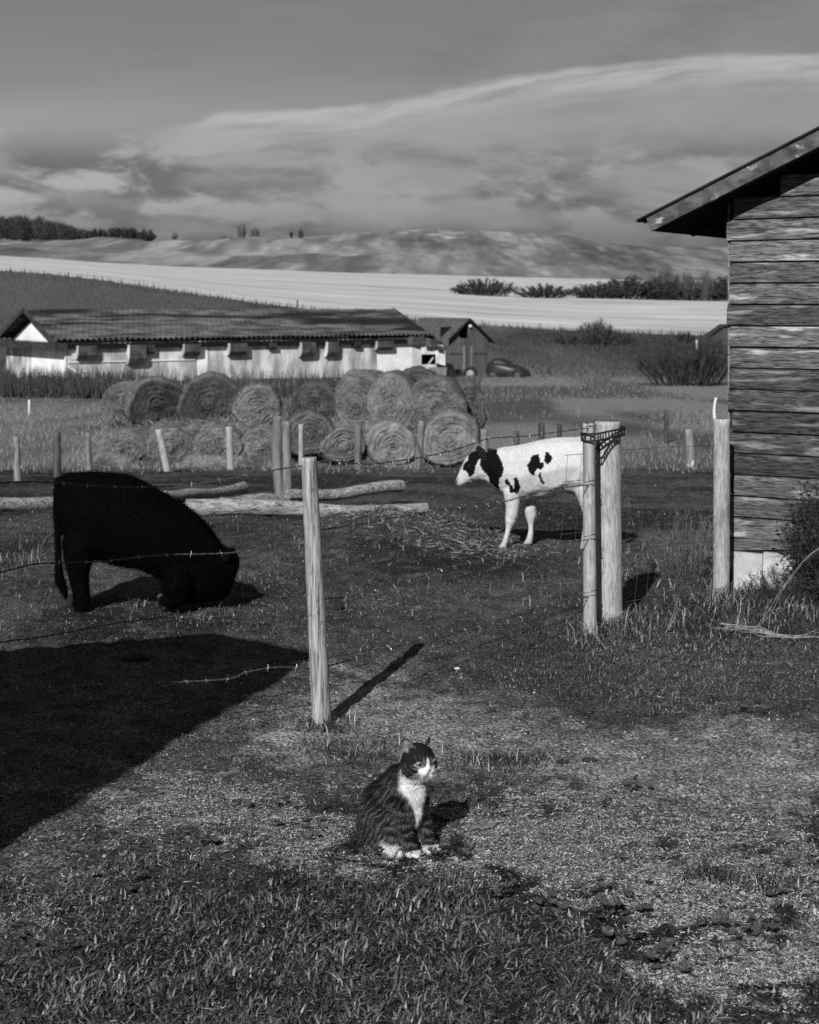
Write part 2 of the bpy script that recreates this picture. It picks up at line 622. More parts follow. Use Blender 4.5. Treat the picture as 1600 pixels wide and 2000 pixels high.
m_ground = material('ground_soil', .30, 2.0, 80, rough=.95, bump=.02, bscale=45, attr=True, contrast=(.36, .66), detail=7, spec=.05)
V, Fc = grid_sheet(US, YS, ground_z)
ground = obj('ground', V, Fc, m_ground, smooth=True, col=ground_tone(V[:, 0], V[:, 1]))
tag(ground, kind='structure')

UF = np.concatenate([-us_out[::-1][5:], np.linspace(-.31, .31, 300), us_out[:-5]])
m_field = material('stubble', .34, .52, .22, stretch=(.18, 1.1, 1), rough=.95, attr=True, contrast=(.3, .7), detail=6, dark=.30, dscale=.035, dstretch=(.25, 1.3, 1), spec=.03)
V, Fc = grid_sheet(UF, np.exp(np.linspace(math.log(152), math.log(655), 110)), ground_z)
c_, r_ = img_of(V[:, 0], V[:, 1])
tone = .95 + .35 * (fbm(V[:, 0] / 60, V[:, 1] / 9, 91, 4) - .5)
edge = sstep(V[:, 1] + (fbm(V[:, 0] / 7, V[:, 1] / 7, 95, 3) - .5) * 16, 152, 162)
tone = tone * (edge + (1 - edge) * .28)
field = obj('stubble_field', V, Fc, m_field, smooth=True, col=tone)
tag(field, kind='structure')

m_hill = material('hill_grass', .62, 1.35, .06, stretch=(1, .1, 1), rough=.95, attr=True, contrast=(.3, .7), detail=7, spec=.03, dark=.6, dscale=.03, dstretch=(1, .12, 1), dthr=(.5, .62))
V, Fc = grid_sheet(UF, np.concatenate([np.linspace(655, 1060, 120), np.linspace(1075, 1700, 20)]), ground_z)
x_, y_ = V[:, 0], V[:, 1]
c_, r_ = img_of(x_, y_)
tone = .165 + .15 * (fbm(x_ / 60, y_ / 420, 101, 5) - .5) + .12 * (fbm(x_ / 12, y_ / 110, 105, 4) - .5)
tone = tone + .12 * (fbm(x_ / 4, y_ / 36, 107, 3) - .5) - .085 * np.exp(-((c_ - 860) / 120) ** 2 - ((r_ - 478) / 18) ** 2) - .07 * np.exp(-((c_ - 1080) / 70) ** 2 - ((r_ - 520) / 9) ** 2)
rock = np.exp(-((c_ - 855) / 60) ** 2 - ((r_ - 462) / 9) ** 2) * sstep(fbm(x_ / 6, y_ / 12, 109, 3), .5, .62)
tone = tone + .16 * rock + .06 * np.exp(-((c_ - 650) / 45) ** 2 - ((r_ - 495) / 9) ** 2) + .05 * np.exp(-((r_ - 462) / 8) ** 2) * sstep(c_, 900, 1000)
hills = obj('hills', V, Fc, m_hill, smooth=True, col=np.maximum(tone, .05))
tag(hills, kind='structure')

# ------------------------------------------------------------------ loose ground cover
m_blade = material('grass_blade', .85, 1.15, 30, rough=.55, attr=True, spec=.3)
m_straw = material('straw', .85, 1.15, 40, rough=.7, attr=True, spec=.2)
m_dry = material('dry_stalk', .8, 1.2, 12, rough=.8, attr=True)


def scatter(n, r0, r1, c0=-70, c1=1670, power=1.0):
    """n points spread evenly over the stretch of ground seen between rows r0 and r1"""
    row = r0 + (r1 - r0) * rng.random(n) ** power
    y = y_of_row(row)
    c = c0 + (c1 - c0) * rng.random(n)
    x = (c - CX) / F_PX * y
    return x, y


def keep(p, x, y):
    k = rng.random(len(x)) < p
    return x[k], y[k]


def emit(name, VFC, mat):
    V, Fc, C = VFC
    o = obj(name, V, Fc, mat, col=C)
    tag(o, kind='stuff')
    return o


# dense turf in the foreground
x, y = scatter(150000, 1560, 2080)
c, r, straw, dirt, dense, loose = masks(x, y)
k = rng.random(len(x)) < np.clip(np.sqrt(dense) * .95 + loose * .3 + .11, 0, 1)
x, y, dn = x[k], y[k], dense[k]
n = len(x)
clump = fbm(x * 11, y * 11, 201, 3)
L = (.011 + .030 * rng.random(n) ** 1.5) * (.65 + .5 * dn) * (.6 + .9 * clump)
az = rng.random(n) * 6.283 * .85 + fbm(x * 5, y * 5, 203, 3) * 6
tone = (.018 + .15 * rng.random(n) ** 2.8 + .16 * (rng.random(n) < .06)) * (.45 + 1.1 * clump)
tag(emit('turf_grass', blades(np.stack([x, y, ground_z(x, y) - .003], 1), az, .25 + 1.25 * rng.random(n), L, .0024 + .0048 * rng.random(n) ** 1.5, tone, .7), m_blade),
    'dense dark green grass blades in the foreground turf', 'grass')

# short paddock grass from the fence to the calves
x, y = scatter(430000, 908, 1640)
c, r, straw, dirt, dense, loose = masks(x, y)
k = rng.random(len(x)) < np.clip(.36 + .35 * loose - .42 * dirt - .25 * straw + .9 * (fbm(x * 2.2, y * 2.2, 207, 4) - .5), .015, 1)
x, y, ls = x[k], y[k], loose[k]
n = len(x)
L = (.008 + .018 * rng.random(n) ** 2) * (1 + .9 * ls) * np.clip(y / 8, .8, 1.5)
dry = rng.random(n) < .05 + .42 * sstep(fbm(x * 1.7, y * 1.7, 209, 4), .35, .7)
tone = np.where(dry, .09 + .20 * rng.random(n) ** 2, .026 + .06 * rng.random(n) ** 1.8)
tag(emit('paddock_grass', blades(np.stack([x, y, ground_z(x, y) - .003], 1), rng.random(n) * 6.283, .3 + 1.1 * rng.random(n), L, (.0016 + .0022 * rng.random(n)) * np.clip(y / 7, .8, 2), tone, .7), m_blade),
    'short grazed grass covering the paddock around the calves', 'grass')

# taller dry stubble tufts
x, y = scatter(9000, 960, 1330)
c, r = img_of(x, y)
w = blob(c, r, [(380, 1195, 130, 28, .9), (640, 1170, 60, 20, .2), (800, 1160, 170, 30, .35), (780, 1050, 110, 40, .8), (960, 1085, 80, 30, .5), (1090, 1170, 90, 30, .5), (60, 1085, 70, 30, .9), (1300, 1120, 120, 60, .55),
                (1200, 1235, 80, 25, .8), (1330, 1225, 140, 30, .6), (1480, 1210, 120, 30, .7), (60, 1180, 120, 60, .15), (1040, 1070, 60, 20, .4)])
k = rng.random(len(x)) < np.clip(w * .8 + .02, 0, 1)
x, y = x[k], y[k]
n = len(x)
tag(emit('dry_stubble', blades(np.stack([x, y, ground_z(x, y) - .004], 1), rng.random(n) * 6.283, .05 + .8 * rng.random(n) ** 1.5, (.02 + .055 * rng.random(n) ** 2.2) * (y / 8), (.0022 + .002 * rng.random(n)) * (y / 8), .09 + .22 * rng.random(n) ** 2, .5), m_dry),
    'pale dry grass stalks standing in the paddock', 'grass')

# straw chips
x, y = scatter(420000, 1290, 2060)
c, r, straw, dirt, dense, loose = masks(x, y)
k = rng.random(len(x)) < np.clip(straw * .85 - dense * .5 + .02 + dirt * .02, 0.008, 1)
x, y = x[k], y[k]
n = len(x)
az = rng.random(n) * 6.283
ln = .0014 + .0062 * rng.random(n) ** 3
wd = .0006 + .0009 * rng.random(n)
z = ground_z(x, y) + .001 + .004 * rng.random(n)
d = np.stack([np.cos(az), np.sin(az), (rng.random(n) - .5) * .7], 1) * ln[:, None]
s = np.stack([-np.sin(az), np.cos(az), (rng.random(n) - .5) * .9], 1) * wd[:, None]
pb = np.stack([x, y, z], 1)
V = np.stack([pb - d - s, pb + d - s, pb + d + s, pb - d + s], 1).reshape(-1, 3)
Fc = np.arange(n * 4).reshape(n, 4)
o = emit('straw_chips', (V, Fc, np.repeat(.10 + .50 * rng.random(n) ** 1.5, 4)), m_straw)
tag(o, 'pale chopped straw scattered over the bare ground', 'straw')

# longer straws and twigs lying about
x, y = scatter(1500, 1080, 2050)
c, r, straw, dirt, dense, loose = masks(x, y)
k = rng.random(len(x)) < .35 + .5 * straw
x, y = x[k], y[k]
n = len(x)
az = rng.normal(0, .8, n)
dr = np.stack([np.cos(az), np.sin(az), rng.normal(0, .12, n)], 1)
L = .02 + .09 * rng.random(n) ** 2
dk = rng.random(n) < .4
tag(emit('twig_litter', spikes(np.stack([x, y, ground_z(x, y) + .006], 1), dr, L, .0009 + .0012 * rng.random(n), np.where(dk, .02, .16 + .2 * rng.random(n))), m_dry),
    'loose straws and thin twigs littering the yard', 'litter')

# gravel on the bare track
x, y = scatter(26000, 1300, 2000)
c, r, straw, dirt, dense, loose = masks(x, y)
k = rng.random(len(x)) < np.clip(dirt * .85 + .06 + straw * .1 - dense, 0, 1)
x, y = x[k], y[k]
n = len(x)
s = (.0014 + .0085 * rng.random(n) ** 6)[:, None]
bp = np.stack([x, y, ground_z(x, y)], 1)
V0, F0 = ICO1
sq = .55 + .6 * rng.random((n, 1, 3))
jit = 1 + .35 * (rng.random((n, len(V0), 1)) - .5)
V = bp[:, None, :] + V0[None] * jit * sq * s[:, :, None]
Fc = (np.arange(n)[:, None, None] * len(V0) + F0[None]).reshape(-1, 3)
m_stone = material('pebble', .85, 1.15, 90, rough=.85, attr=True)
tag(emit('gravel', (V.reshape(-1, 3), Fc, np.repeat(.04 + .26 * rng.random(n) ** 2.2, len(V0))), m_stone), 'small pale pebbles strewn on the bare track', 'gravel')

# valley grass: tufts, far slopes, the dark weeds by the long barn
def tufts(name, x, y, h, rad, tone, label, spread=.35):
    n = len(x)
    d = np.stack([rng.normal(0, spread, n), rng.normal(0, spread, n), np.ones(n)], 1)
    return tag(emit(name, spikes(np.stack([x, y, ground_z(x, y) - .02], 1), d, h, rad, tone), m_dry), label, 'grass')


n = 60000
y = 24 + 66 * rng.random(n) ** 1.3
c = -80 + 1760 * rng.random(n)
x = (c - CX) / F_PX * y
f = fbm(x * .22, y * .12, 81, 4)
k = rng.random(n) < np.clip(.08 + 1.3 * sstep(f, .4, .62), 0, 1) * sstep(y, 26, 40)
x, y, f = x[k], y[k], f[k]
n = len(x)
tufts('valley_grass', x, y, (.05 + .22 * rng.random(n) ** 2), .008 + .008 * rng.random(n), .06 + .20 * rng.random(n) ** 1.6, 'long dry grass of the valley floor beyond the paddock')

n = 30000
y = 84 + 66 * rng.random(n)
c = -80 + 1760 * rng.random(n)
x = (c - CX) / F_PX * y
tufts('slope_grass', x, y, (.1 + .3 * rng.random(n) ** 2), .02 + .02 * rng.random(n), .025 + .06 * rng.random(n) ** 1.5, 'dull rough grass on the slope beyond the barn')

n = 7000
c = -60 + 1000 * rng.random(n)
y = 62 + 9 * rng.random(n)
x = (c - CX) / F_PX * y
k = rng.random(n) < np.clip(.25 + .8 * sstep(c, 330, 200) + .5 * (fbm(x * .5, y * .3, 301, 3) - .4), 0, 1)
x, y = x[k], y[k]
n = len(x)
tufts('tall_weeds', x, y, .5 + .75 * rng.random(n), .018 + .02 * rng.random(n), .018 + .035 * rng.random(n) ** 1.5, 'dark tall weeds standing before the long white barn', .16)

n = 2600
c = -60 + 1760 * rng.random(n)
y = 146 + 10 * rng.random(n)
x = (c - CX) / F_PX * y
tufts('crest_weeds', x, y, (.15 + .7 * rng.random(n) ** 4), .03 + .03 * rng.random(n), .02 + .035 * rng.random(n), 'ragged weeds along the lower edge of the stubble field', .25)

# ------------------------------------------------------------------ right-hand board shed
m_board = material('weathered_board', .016, .155, 6, crack=(5, (.8, .8, 22), .018, .8), stretch=(1.8, 1.8, 20), rough=.85, bump=.0035, bscale=12, rnd=.5, dark=.30, dscale=3.5, dstretch=(.7, .7, 6), detail=7, dist=.7, contrast=(.30, .72), dthr=(.55, .68))
m_board_old = material('weathered_board_pale', .10, .26, 8, stretch=(1.2, 1.2, 14), rough=.85, bump=.003, bscale=14, rnd=.2, dark=.05, dscale=3, detail=7, dist=.7)
m_barge = material('worn_barge_paint', .035, .12, 9, stretch=(1, 1, 1.6), rough=.85, bump=.002, bscale=30, dark=.30, dscale=7, detail=7, dthr=(.60, .68), rnd=.15)
m_roofing = material('dark_roofing', .012, .03, 8, rough=.7, bump=.002)
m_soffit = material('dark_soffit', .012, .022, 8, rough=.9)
m_concrete = material('pale_concrete', .30, .50, 5, rough=.9, bump=.002, bscale=60, dark=.16, dscale=4)

SA = math.radians(33)
sdir = np.array([math.sin(SA), math.cos(SA), 0])       # along the side wall, away from the camera
wdir = np.array([math.cos(SA), -math.sin(SA), 0])      # along the gable wall, to the right
up = np.array([0, 0, 1.0])
C0 = np.array([1.917, 9.2, 0])
PITCH = .44
WID, DEP = 3.4, 4.2


def sh(t, s, z):
    return C0 + wdir * t + sdir * s + up * z


shed = thing('board_shed', 'weathered wooden shed with horizontal siding and overhanging roof at the right edge', 'shed', sh(0, 0, 0))


def profile_board(o, a, length_l, length_r, z0, z1, th, cut=0.0, skew=0.0):
    """one drop-siding board: flat face below, hollowed upper edge; o = left foot on the wall plane, a = direction"""
    nrm = np.cross(a, up)                      # out of the wall
    prof = [(0, 0), (th, 0), (th, .70), (th * .86, .78), (th * .40, .87), (th * .22, 1.0), (0, 1.0)]
    V = []
    h = z1 - z0
    for (sx_, l) in ((0, length_l), (1, length_r)):
        for (d, f) in prof:
            end = l + (cut * h * f if sx_ == 0 else -cut * h * f)
            V.append(o + a * end + nrm * d + up * (z0 + h * f + skew * end))
    n = len(prof)
    Fc = [tuple(range(n))[::-1], tuple(range(n, 2 * n))]
    for i in range(n):
        j = (i + 1) % n
        Fc.append((i, j, n + j, n + i))
    return np.array(V), Fc


BH = .1265
zb = .33
k = 0
while True:
    z0 = zb + k * BH
    z1 = z0 + BH - .004
    # limits under the roof slope
    tl = max(0.0, (z1 - 2.335) / PITCH)
    if tl > WID / 2 - .1:
        break
    l0 = tl if tl > 0 else rng.uniform(-.012, .012)
    if k == 5:
        l0 += .03
    if k == 2:
        l0 += .035
    V, Fc = profile_board(C0.copy(), wdir, l0, WID - tl, z0, z1, .019 + rng.uniform(-.003, .005), skew=rng.uniform(-.003, .003) if tl == 0 else 0)
    o = obj('siding_board', V, Fc, m_board, shed)
    if k in (6, 12):                            # butt joint with an inset patch
        pass
    k += 1
# broken skirting under the lowest board
V = np.array([sh(0.0, -.012, .245), sh(.30, -.012, .275), sh(.62, -.012, .29), sh(2.6, -.012, .29), sh(2.6, -.012, .326), sh(0, -.012, .326)])
V2 = V + sdir * .012
obj('skirting_board', np.vstack([V, V2]), [(0, 1, 2, 3, 4, 5), (11, 10, 9, 8, 7, 6)] + [(i, i + 6, (i + 1) % 6 + 6, (i + 1) % 6) for i in range(6)], m_board, shed)
# core wall behind the boards
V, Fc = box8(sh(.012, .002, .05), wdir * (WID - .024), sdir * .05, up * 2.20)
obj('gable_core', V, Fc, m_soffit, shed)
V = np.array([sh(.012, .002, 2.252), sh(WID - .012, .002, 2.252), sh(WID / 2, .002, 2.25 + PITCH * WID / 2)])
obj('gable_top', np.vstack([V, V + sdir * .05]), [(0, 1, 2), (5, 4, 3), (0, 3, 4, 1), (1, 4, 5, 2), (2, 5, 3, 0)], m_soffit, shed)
# side walls of the same boards
for side in (0, 1):
    for i in range(15):
        z0 = zb + i * BH
        if side == 0:
            V, Fc = profile_board(C0 + wdir * .0, -sdir, -DEP, -.06, z0, z0 + BH - .004, .018)
            V = V + 0
        else:
            V, Fc = profile_board(C0 + wdir * WID, sdir, .06, DEP, z0, z0 + BH - .004, .018)
        obj('side_board', V, Fc, m_board, shed)
    V, Fc = box8(sh(.0 if side == 0 else WID - .05, .055, .05), wdir * .05, sdir * (DEP - .06), up * 2.1)
    obj('side_core', V, Fc, m_soffit, shed)
V, Fc = box8(sh(.0, DEP, .05), wdir * WID, sdir * .05, up * 2.12)
obj('back_wall', V, Fc, m_board, shed)
# corner edge seen at the left of the siding
V, Fc = box8(sh(-.012, .004, 1.02), wdir * .011, sdir * .03, up * 1.3)
obj('corner_board', V, Fc, m_board_old, shed)
V, Fc = box8(sh(-.035, -.012, .82), wdir * .034, sdir * .03, up * .17)
obj('corner_block', V, Fc, m_soffit, shed)
# roof
OV, EV = .20, .43
sl_n = np.array([0, 0, 1.0])
for side in (0, 1):
    def rp(t, s, dz):
        """on the roof slope: t measured from the eave side"""
        return sh(t if side == 0 else WID - t, s, 2.35 + PITCH * t + dz)
    slab = []
    for (t, s) in ((-EV, -OV + .02), (WID / 2, -OV + .02), (WID / 2, DEP + .3), (-EV, DEP + .3)):
        slab.append((t, s))
    V = np.array([rp(t, s, 0.0) for t, s in slab] + [rp(t, s, .075) for t, s in slab])
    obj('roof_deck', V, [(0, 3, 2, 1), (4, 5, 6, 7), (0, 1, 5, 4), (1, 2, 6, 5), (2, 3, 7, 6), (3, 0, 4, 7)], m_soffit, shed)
    # corrugated covering, a little proud of the barge board
    nt, ns = 2, 120
    ss_ = np.linspace(-OV - .035, DEP + .33, ns)
    tv = np.linspace(-EV - .07, WID / 2 + .01, 12)
    V = []
    for t in tv:
        for i, s in enumerate(ss_):
            V.append(rp(t, s, .085 + .008 * math.sin(s * 2 * math.pi / .08)))
    V = np.array(V)
    top = V + up * .012
    i = (np.arange(11)[:, None] * ns + np.arange(ns - 1)[None, :]).ravel()
    q1 = np.stack([i, i + ns, i + 1 + ns, i + 1], 1)
    q2 = np.stack([i, i + 1, i + 1 + ns, i + ns], 1) + len(V)
    j = np.arange(11) * ns
    e1 = np.stack([j, j + len(V), j + ns + len(V), j + ns], 1)
    obj('roof_sheet', np.vstack([V, top]), np.concatenate([q1, q2, e1]), m_roofing, shed)
    # barge boards: two lengths with a visible joint
    tj = .70 if side == 0 else .9
    for (ta, tb, dz0, dz1, off) in ((-EV + .02, tj, -.012, .078, 0.0), (tj + .004, WID / 2 - .003, -.004, .082, .004)):
        a0, a1 = -OV - .02 + off, -OV + .018
        V = np.array([rp(ta, a0, dz0), rp(tb, a0, dz0), rp(tb, a0, dz1), rp(ta, a0, dz1), rp(ta, a1, dz0), rp(tb, a1, dz0), rp(tb, a1, dz1), rp(ta, a1, dz1)])
        if ta < 0:
            V[0] -= wdir * .0
            V[3] -= wdir * .035 * (1 if side == 0 else -1)
            V[7] -= wdir * .035 * (1 if side == 0 else -1)
        obj('barge_board', V, [(0, 1, 2, 3), (7, 6, 5, 4), (0, 4, 5, 1), (1, 5, 6, 2), (2, 6, 7, 3), (3, 7, 4, 0)], m_barge, shed)
    # rafter tails
    for s in np.arange(.35, DEP, .6):
        V, Fc = box8(rp(-EV + .04, s, -.03), rp(.1, s, -.03) - rp(-EV + .04, s, -.03), sdir * .045, up * .028)
        obj('rafter', V, Fc, m_soffit, shed)
# foundation slabs
for (a, b, zt, lean) in ((.03, .215, .262, .0), (.222, .40, .275, .02), (.41, 1.3, .28, .05), (1.31, WID - .05, .28, .03)):
    V, Fc = box8(sh(a, -.03 - lean, -.06), wdir * (b - a), sdir * .05, up * (zt + .04) + sdir * lean)
    obj('foundation_slab', V, Fc, m_concrete, shed)

# ------------------------------------------------------------------ posts
m_post = material('grey_post_wood', .15, .37, 13, crack=(14, (6, 6, .25), .02, .75), stretch=(6, 6, .45), rough=.9, bump=.004, bscale=30, dark=.09, dscale=15, dstretch=(5, 5, .22), detail=7, dist=.5, dthr=(.55, .63), rnd=.08)
m_post2 = material('pale_post_wood', .20, .38, 12, crack=(11, (5, 5, .22), .014, .6), stretch=(4.5, 4.5, .6), rough=.9, bump=.002, bscale=22, dark=.18, dscale=8, dstretch=(2.2, 2.2, .35), detail=6, dist=1.3, dthr=(.56, .66), rnd=.06)
m_post_dark = material('dark_post_wood', .03, .08, 10, stretch=(2, 2, .3), rough=.9, rnd=.3)
m_post_mid = material('mid_post_wood', .10, .22, 10, stretch=(2, 2, .3), rough=.9, rnd=.25, dark=.06)


def post_mesh(base, top, r0, r1, n=26, rings=34, seed=0, rough=.05, bow=0.0, square=0.0):
    base, top = np.asarray(base, float), np.asarray(top, float)
    t = np.linspace(0, 1, rings)[:, None]
    pts = base + (top - base) * t + np.array([1, 0, 0]) * bow * np.sin(t * np.pi)
    V, Fc = tube(pts, r0 + (r1 - r0) * t[:, 0], n)
    # grooves running up the wood
    th = np.tile(np.arange(n) * 2 * np.pi / n, rings)
    hh = np.repeat(t[:, 0], n)
    ctr = np.repeat(pts, n, 0)
    g = fbm(np.cos(th) * 3.2 + seed * 3.7 + .6 * hh, np.sin(th) * 3.2 + hh * 2.2, seed, 4) - .5
    knot = np.zeros_like(g)
    rs = np.random.default_rng(seed + 5)
    for _ in range(9):
        a, h0 = rs.random() * 6.283, rs.random()
        da = np.angle(np.exp(1j * (th - a)))
        knot += .07 * np.exp(-(da / .28) ** 2 - ((hh - h0) / .012) ** 2)
    V[:rings * n] = ctr + (V[:rings * n] - ctr) * (1 + rough * 2 * g + knot)[:, None]
    V[-1] += np.array([0, 0, -.003])
    return V, Fc


def post(name, label, cat, base, top, r0, r1, mat, group=None, seed=0, n=26, rings=34, rough=.05, bow=0.0):
    V, Fc = post_mesh(base, top, r0, r1, n, rings, seed, rough, bow)
    loc = np.asarray(base, float)
    o = bpy.data.objects.new(name, mesh(name, V - loc, Fc, mat, smooth=True))
    COL.objects.link(o)
    o.location = tuple(loc)
    ROOT[o] = loc
    return tag(o, label, cat, group)


b = on_ground(632, 1418)
fp = post('fence_post', 'grey weathered round fence post standing just behind the cat, leaning left', 'post', b - [0, 0, .12], P(603, 893, b[1] - .02), .0405, .0315, m_post, seed=3, n=40, rings=70)
b = on_ground(1153, 1234)
STICK = b
post('gate_stick', 'thin pale round gate stick strapped to the thick gate post', 'post', b - [0, 0, .02], P(1150, 826, b[1]), .036, .031, m_post2, seed=8, n=30, rings=50, rough=.04)
b = on_ground(1191, 1218)
GATE = b
post('gate_post', 'thick pale round gate post beside the thin gate stick', 'post', b - [0, 0, .15], P(1187, 823, b[1]), .071, .068, m_post2, seed=11, n=44, rings=60, rough=.025)
b = on_ground(1409, 1172)
SPOST = b
post('corner_post', 'pale square-looking fence post against the shed wall', 'post', b - [0, 0, .15], P(1410, 818, b[1]), .048, .047, m_post2, seed=15, n=32, rings=50, rough=.03)
# white strip sticking up beside the corner post
q = P(1399, 830, 8.98)
V = []
for i, t in enumerate(np.linspace(0, 1, 7)):
    ctr = q + up * (.16 * t) + np.array([-.012 * (1 - (2 * t - 1) ** 2), 0, 0])
    w = .0075 + .001 * math.sin(t * 6)
    V += [ctr + [-w, 0, 0], ctr + [w, 0, 0], ctr + [w, .008, 0], ctr + [-w, .008, 0]]
Fc = [(0, 3, 2, 1), (24, 25, 26, 27)]
for i in range(6):
    for j in range(4):
        Fc.append((i * 4 + j, i * 4 + (j + 1) % 4, i * 4 + 4 + (j + 1) % 4, i * 4 + 4 + j))
m_white = material('white_paint', .45, .6, 9, rough=.6)
o = obj('white_strip', V, Fc, m_white)
tag(o, 'narrow bent white strip sticking up behind the top of the corner post', 'strip')

# ------------------------------------------------------------------ barbed wire
m_wire = material('rusty_wire', .035, .09, 120, rough=.55, metal=.3, spec=.4)
m_barb = material('galvanised_barb', .25, .5, 90, rough=.35, metal=.6, spec=.5)


def on_line(c, A, B):
    u = (c - CX) / F_PX
    dx, dy = B[0] - A[0], B[1] - A[1]
    t = (u * A[1] - A[0]) / (dx - u * dy)
    return A[1] + t * dy


LA, LB, LC = (-1.49, 5.62), (-.395, 6.33), (.94, 8.02)
wires = [
    ('topmost barbed wire strand running from the left edge to the gate stick', [(-120, 950), (0, 944), (110, 943), (200, 950), (300, 952), (400, 943), (480, 928), (560, 915), (600, 908), (640, 901), (700, 905), (760, 903), (840, 890), (900, 875), (960, 856), (1040, 850), (1100, 842), (1150, 836)]),
    ('second barbed wire strand from the top, crossing before both calves', [(-120, 1146), (0, 1118), (60, 1103), (110, 1100), (200, 1097), (300, 1085), (470, 1079), (540, 1062), (598, 1044), (625, 1035), (700, 1022), (760, 1012), (860, 996), (960, 985), (1040, 965), (1100, 952), (1160, 946)]),
    ('third barbed wire strand from the top, sagging under the black calf', [(-120, 1274), (0, 1255), (100, 1242), (200, 1222), (280, 1210), (350, 1206), (450, 1202), (540, 1190), (605, 1180), (640, 1170), (700, 1162), (770, 1145), (860, 1113), (960, 1090), (1060, 1068), (1160, 1052)]),
    ('lowest barbed wire strand, coming out of the big shadow', [(-120, 1352), (200, 1337), (430, 1328), (480, 1314), (540, 1303), (612, 1305), (645, 1300), (760, 1265), (860, 1238), (960, 1220), (1060, 1192), (1160, 1162)]),
]
# one barb, shared by all
mb = MB()
for a in range(2):
    th = np.linspace(0, 2 * np.pi * 1.4, 16)
    loop = np.stack([np.cos(th) * .0036, np.sin(th) * .0036, (th / 9 - .4) * .006], 1)
    e0 = np.array([[.013, .006 * (1 - 2 * a), -.004]])
    e1 = np.array([[-.012, .008 * (2 * a - 1), .004]])
    q = np.vstack([e0, loop, e1])
    if a:
        q = q[:, [1, 0, 2]]
    mb.add(*tube(q, np.r_[.0003, np.full(len(q) - 2, .0010), .0003], 4, caps=False))
barb_mesh = mesh('barb', np.concatenate(mb.V), mb.F, m_barb)
for wi, (lab, pts) in enumerate(wires):
    path = []
    for (c, r) in pts:
        d = on_line(c, LA, LB) if c < 604 else on_line(c, LB, LC)
        path.append(P(c, r, d))
    path = spline(path, .012)
    n = len(path)
    path[:, 2] += .004 * (fbm(np.arange(n) / 14, np.zeros(n), 500 + wi, 3) - .5) * 2
    path[:, 0] += .003 * (fbm(np.arange(n) / 11, np.zeros(n) + 9, 520 + wi, 3) - .5) * 2
    T = np.gradient(path, axis=0)
    T /= np.linalg.norm(T, axis=1, keepdims=True)
    A, B = frame(T)
    s = np.arange(n) * .012
    w = thing('barbed_wire', lab, 'wire', path[0], 'barbed wire strands of the paddock fence')
    for ph in (0, math.pi):
        q = path + .0018 * (np.cos(s * 95 + ph)[:, None] * A + np.sin(s * 95 + ph)[:, None] * B)
        V, Fc = tube(q, .0020, 4, caps=False)
        obj('wire_strand', V, Fc, m_wire, w)
    i = 5 + int(rng.integers(0, 6))
    while i < n - 3:
        o = bpy.data.objects.new('barb', barb_mesh)
        COL.objects.link(o)
        o.parent = w
        o.location = tuple(path[i] - path[0])
        zq = Vector(T[i]).to_track_quat('Z', 'Y')
        o.rotation_mode = 'QUATERNION'
        from mathutils import Quaternion
        o.rotation_quaternion = zq @ Quaternion((0, 0, 1), rng.random() * 6.28)
        i += int(rng.integers(8, 11))
# wire ends twisted round the gate stick
for wi, r in enumerate((832, 946, 1052, 1162)):
    zc = EYE + (HZ - r) / F_PX * STICK[1]
    th = np.linspace(0, 4.6 * np.pi, 70)
    q = np.stack([STICK[0] + np.cos(th) * .036, STICK[1] + np.sin(th) * .036, zc + .004 * th - .02 + .006 * np.sin(th * 1.7)], 1)
    q = np.vstack([q, q[-1] + [[.0, -.01, -.03]], q[-1] + [[-.008, -.016, -.05]]])
    V, Fc = tube(q, .0018, 4)
    o = obj('wire_tie', V, Fc, m_wire)
    tag(o, ('topmost', 'second', 'third', 'lowest')[wi] + ' twist of wire wound round the gate stick, counted from its top', 'wire', 'wire ties on the gate stick')

# ------------------------------------------------------------------ page-wire mesh between the gate and the shed
m_thin = material('thin_wire', .05, .10, 60, rough=.5, metal=.3)
mesh_w = thing('wire_mesh_fence', 'thin square wire mesh stretched between the gate posts and the shed', 'fence', P(1250, 1200, 8.5))
MA, MBp = (.80, 7.98), (1.80, 8.83)


def mesh_pt(c, z):
    d = on_line(c, MA, MBp)
    return np.array([(c - CX) / F_PX * d, d + .03, z])


for i in range(7):
    z = .925 - .137 * i + .004 * rng.random()
    pts = [mesh_pt(1104 - 3 * i, z), mesh_pt(1160, z - .002), mesh_pt(1230, z - .004 * rng.random()), mesh_pt(1310, z - .006), mesh_pt(1400, z - .03 + .012 * rng.random())]
    V, Fc = tube(spline(pts, .04), .0015, 4, caps=False)
    obj('line_wire', V, Fc, m_thin, mesh_w)
for (ct, cb) in ((1110, 1082), (1138, 1112), (1165, 1140), (1237, 1212), (1270, 1240), (1300, 1262), (1330, 1292), (1357, 1316), (1374, 1340), (1384, 1362)):
    pts = [mesh_pt(ct, .93), mesh_pt(ct * .65 + cb * .35 + rng.normal(0, 1.5), .62), mesh_pt(ct * .3 + cb * .7 + rng.normal(0, 1.5), .32), mesh_pt(cb, .05)]
    V, Fc = tube(spline(pts, .05), .0011, 4, caps=False)
    obj('stay_wire', V, Fc, m_thin, mesh_w)

# ------------------------------------------------------------------ ladder-shaped rubber strap holding the gate shut
m_rubber = material('black_rubber', .010, .02, 40, rough=.6, spec=.3)
strap = thing('gate_strap', 'black rubber strap with square holes looped round both gate posts', 'strap', (GATE[0], GATE[1], 1.02))


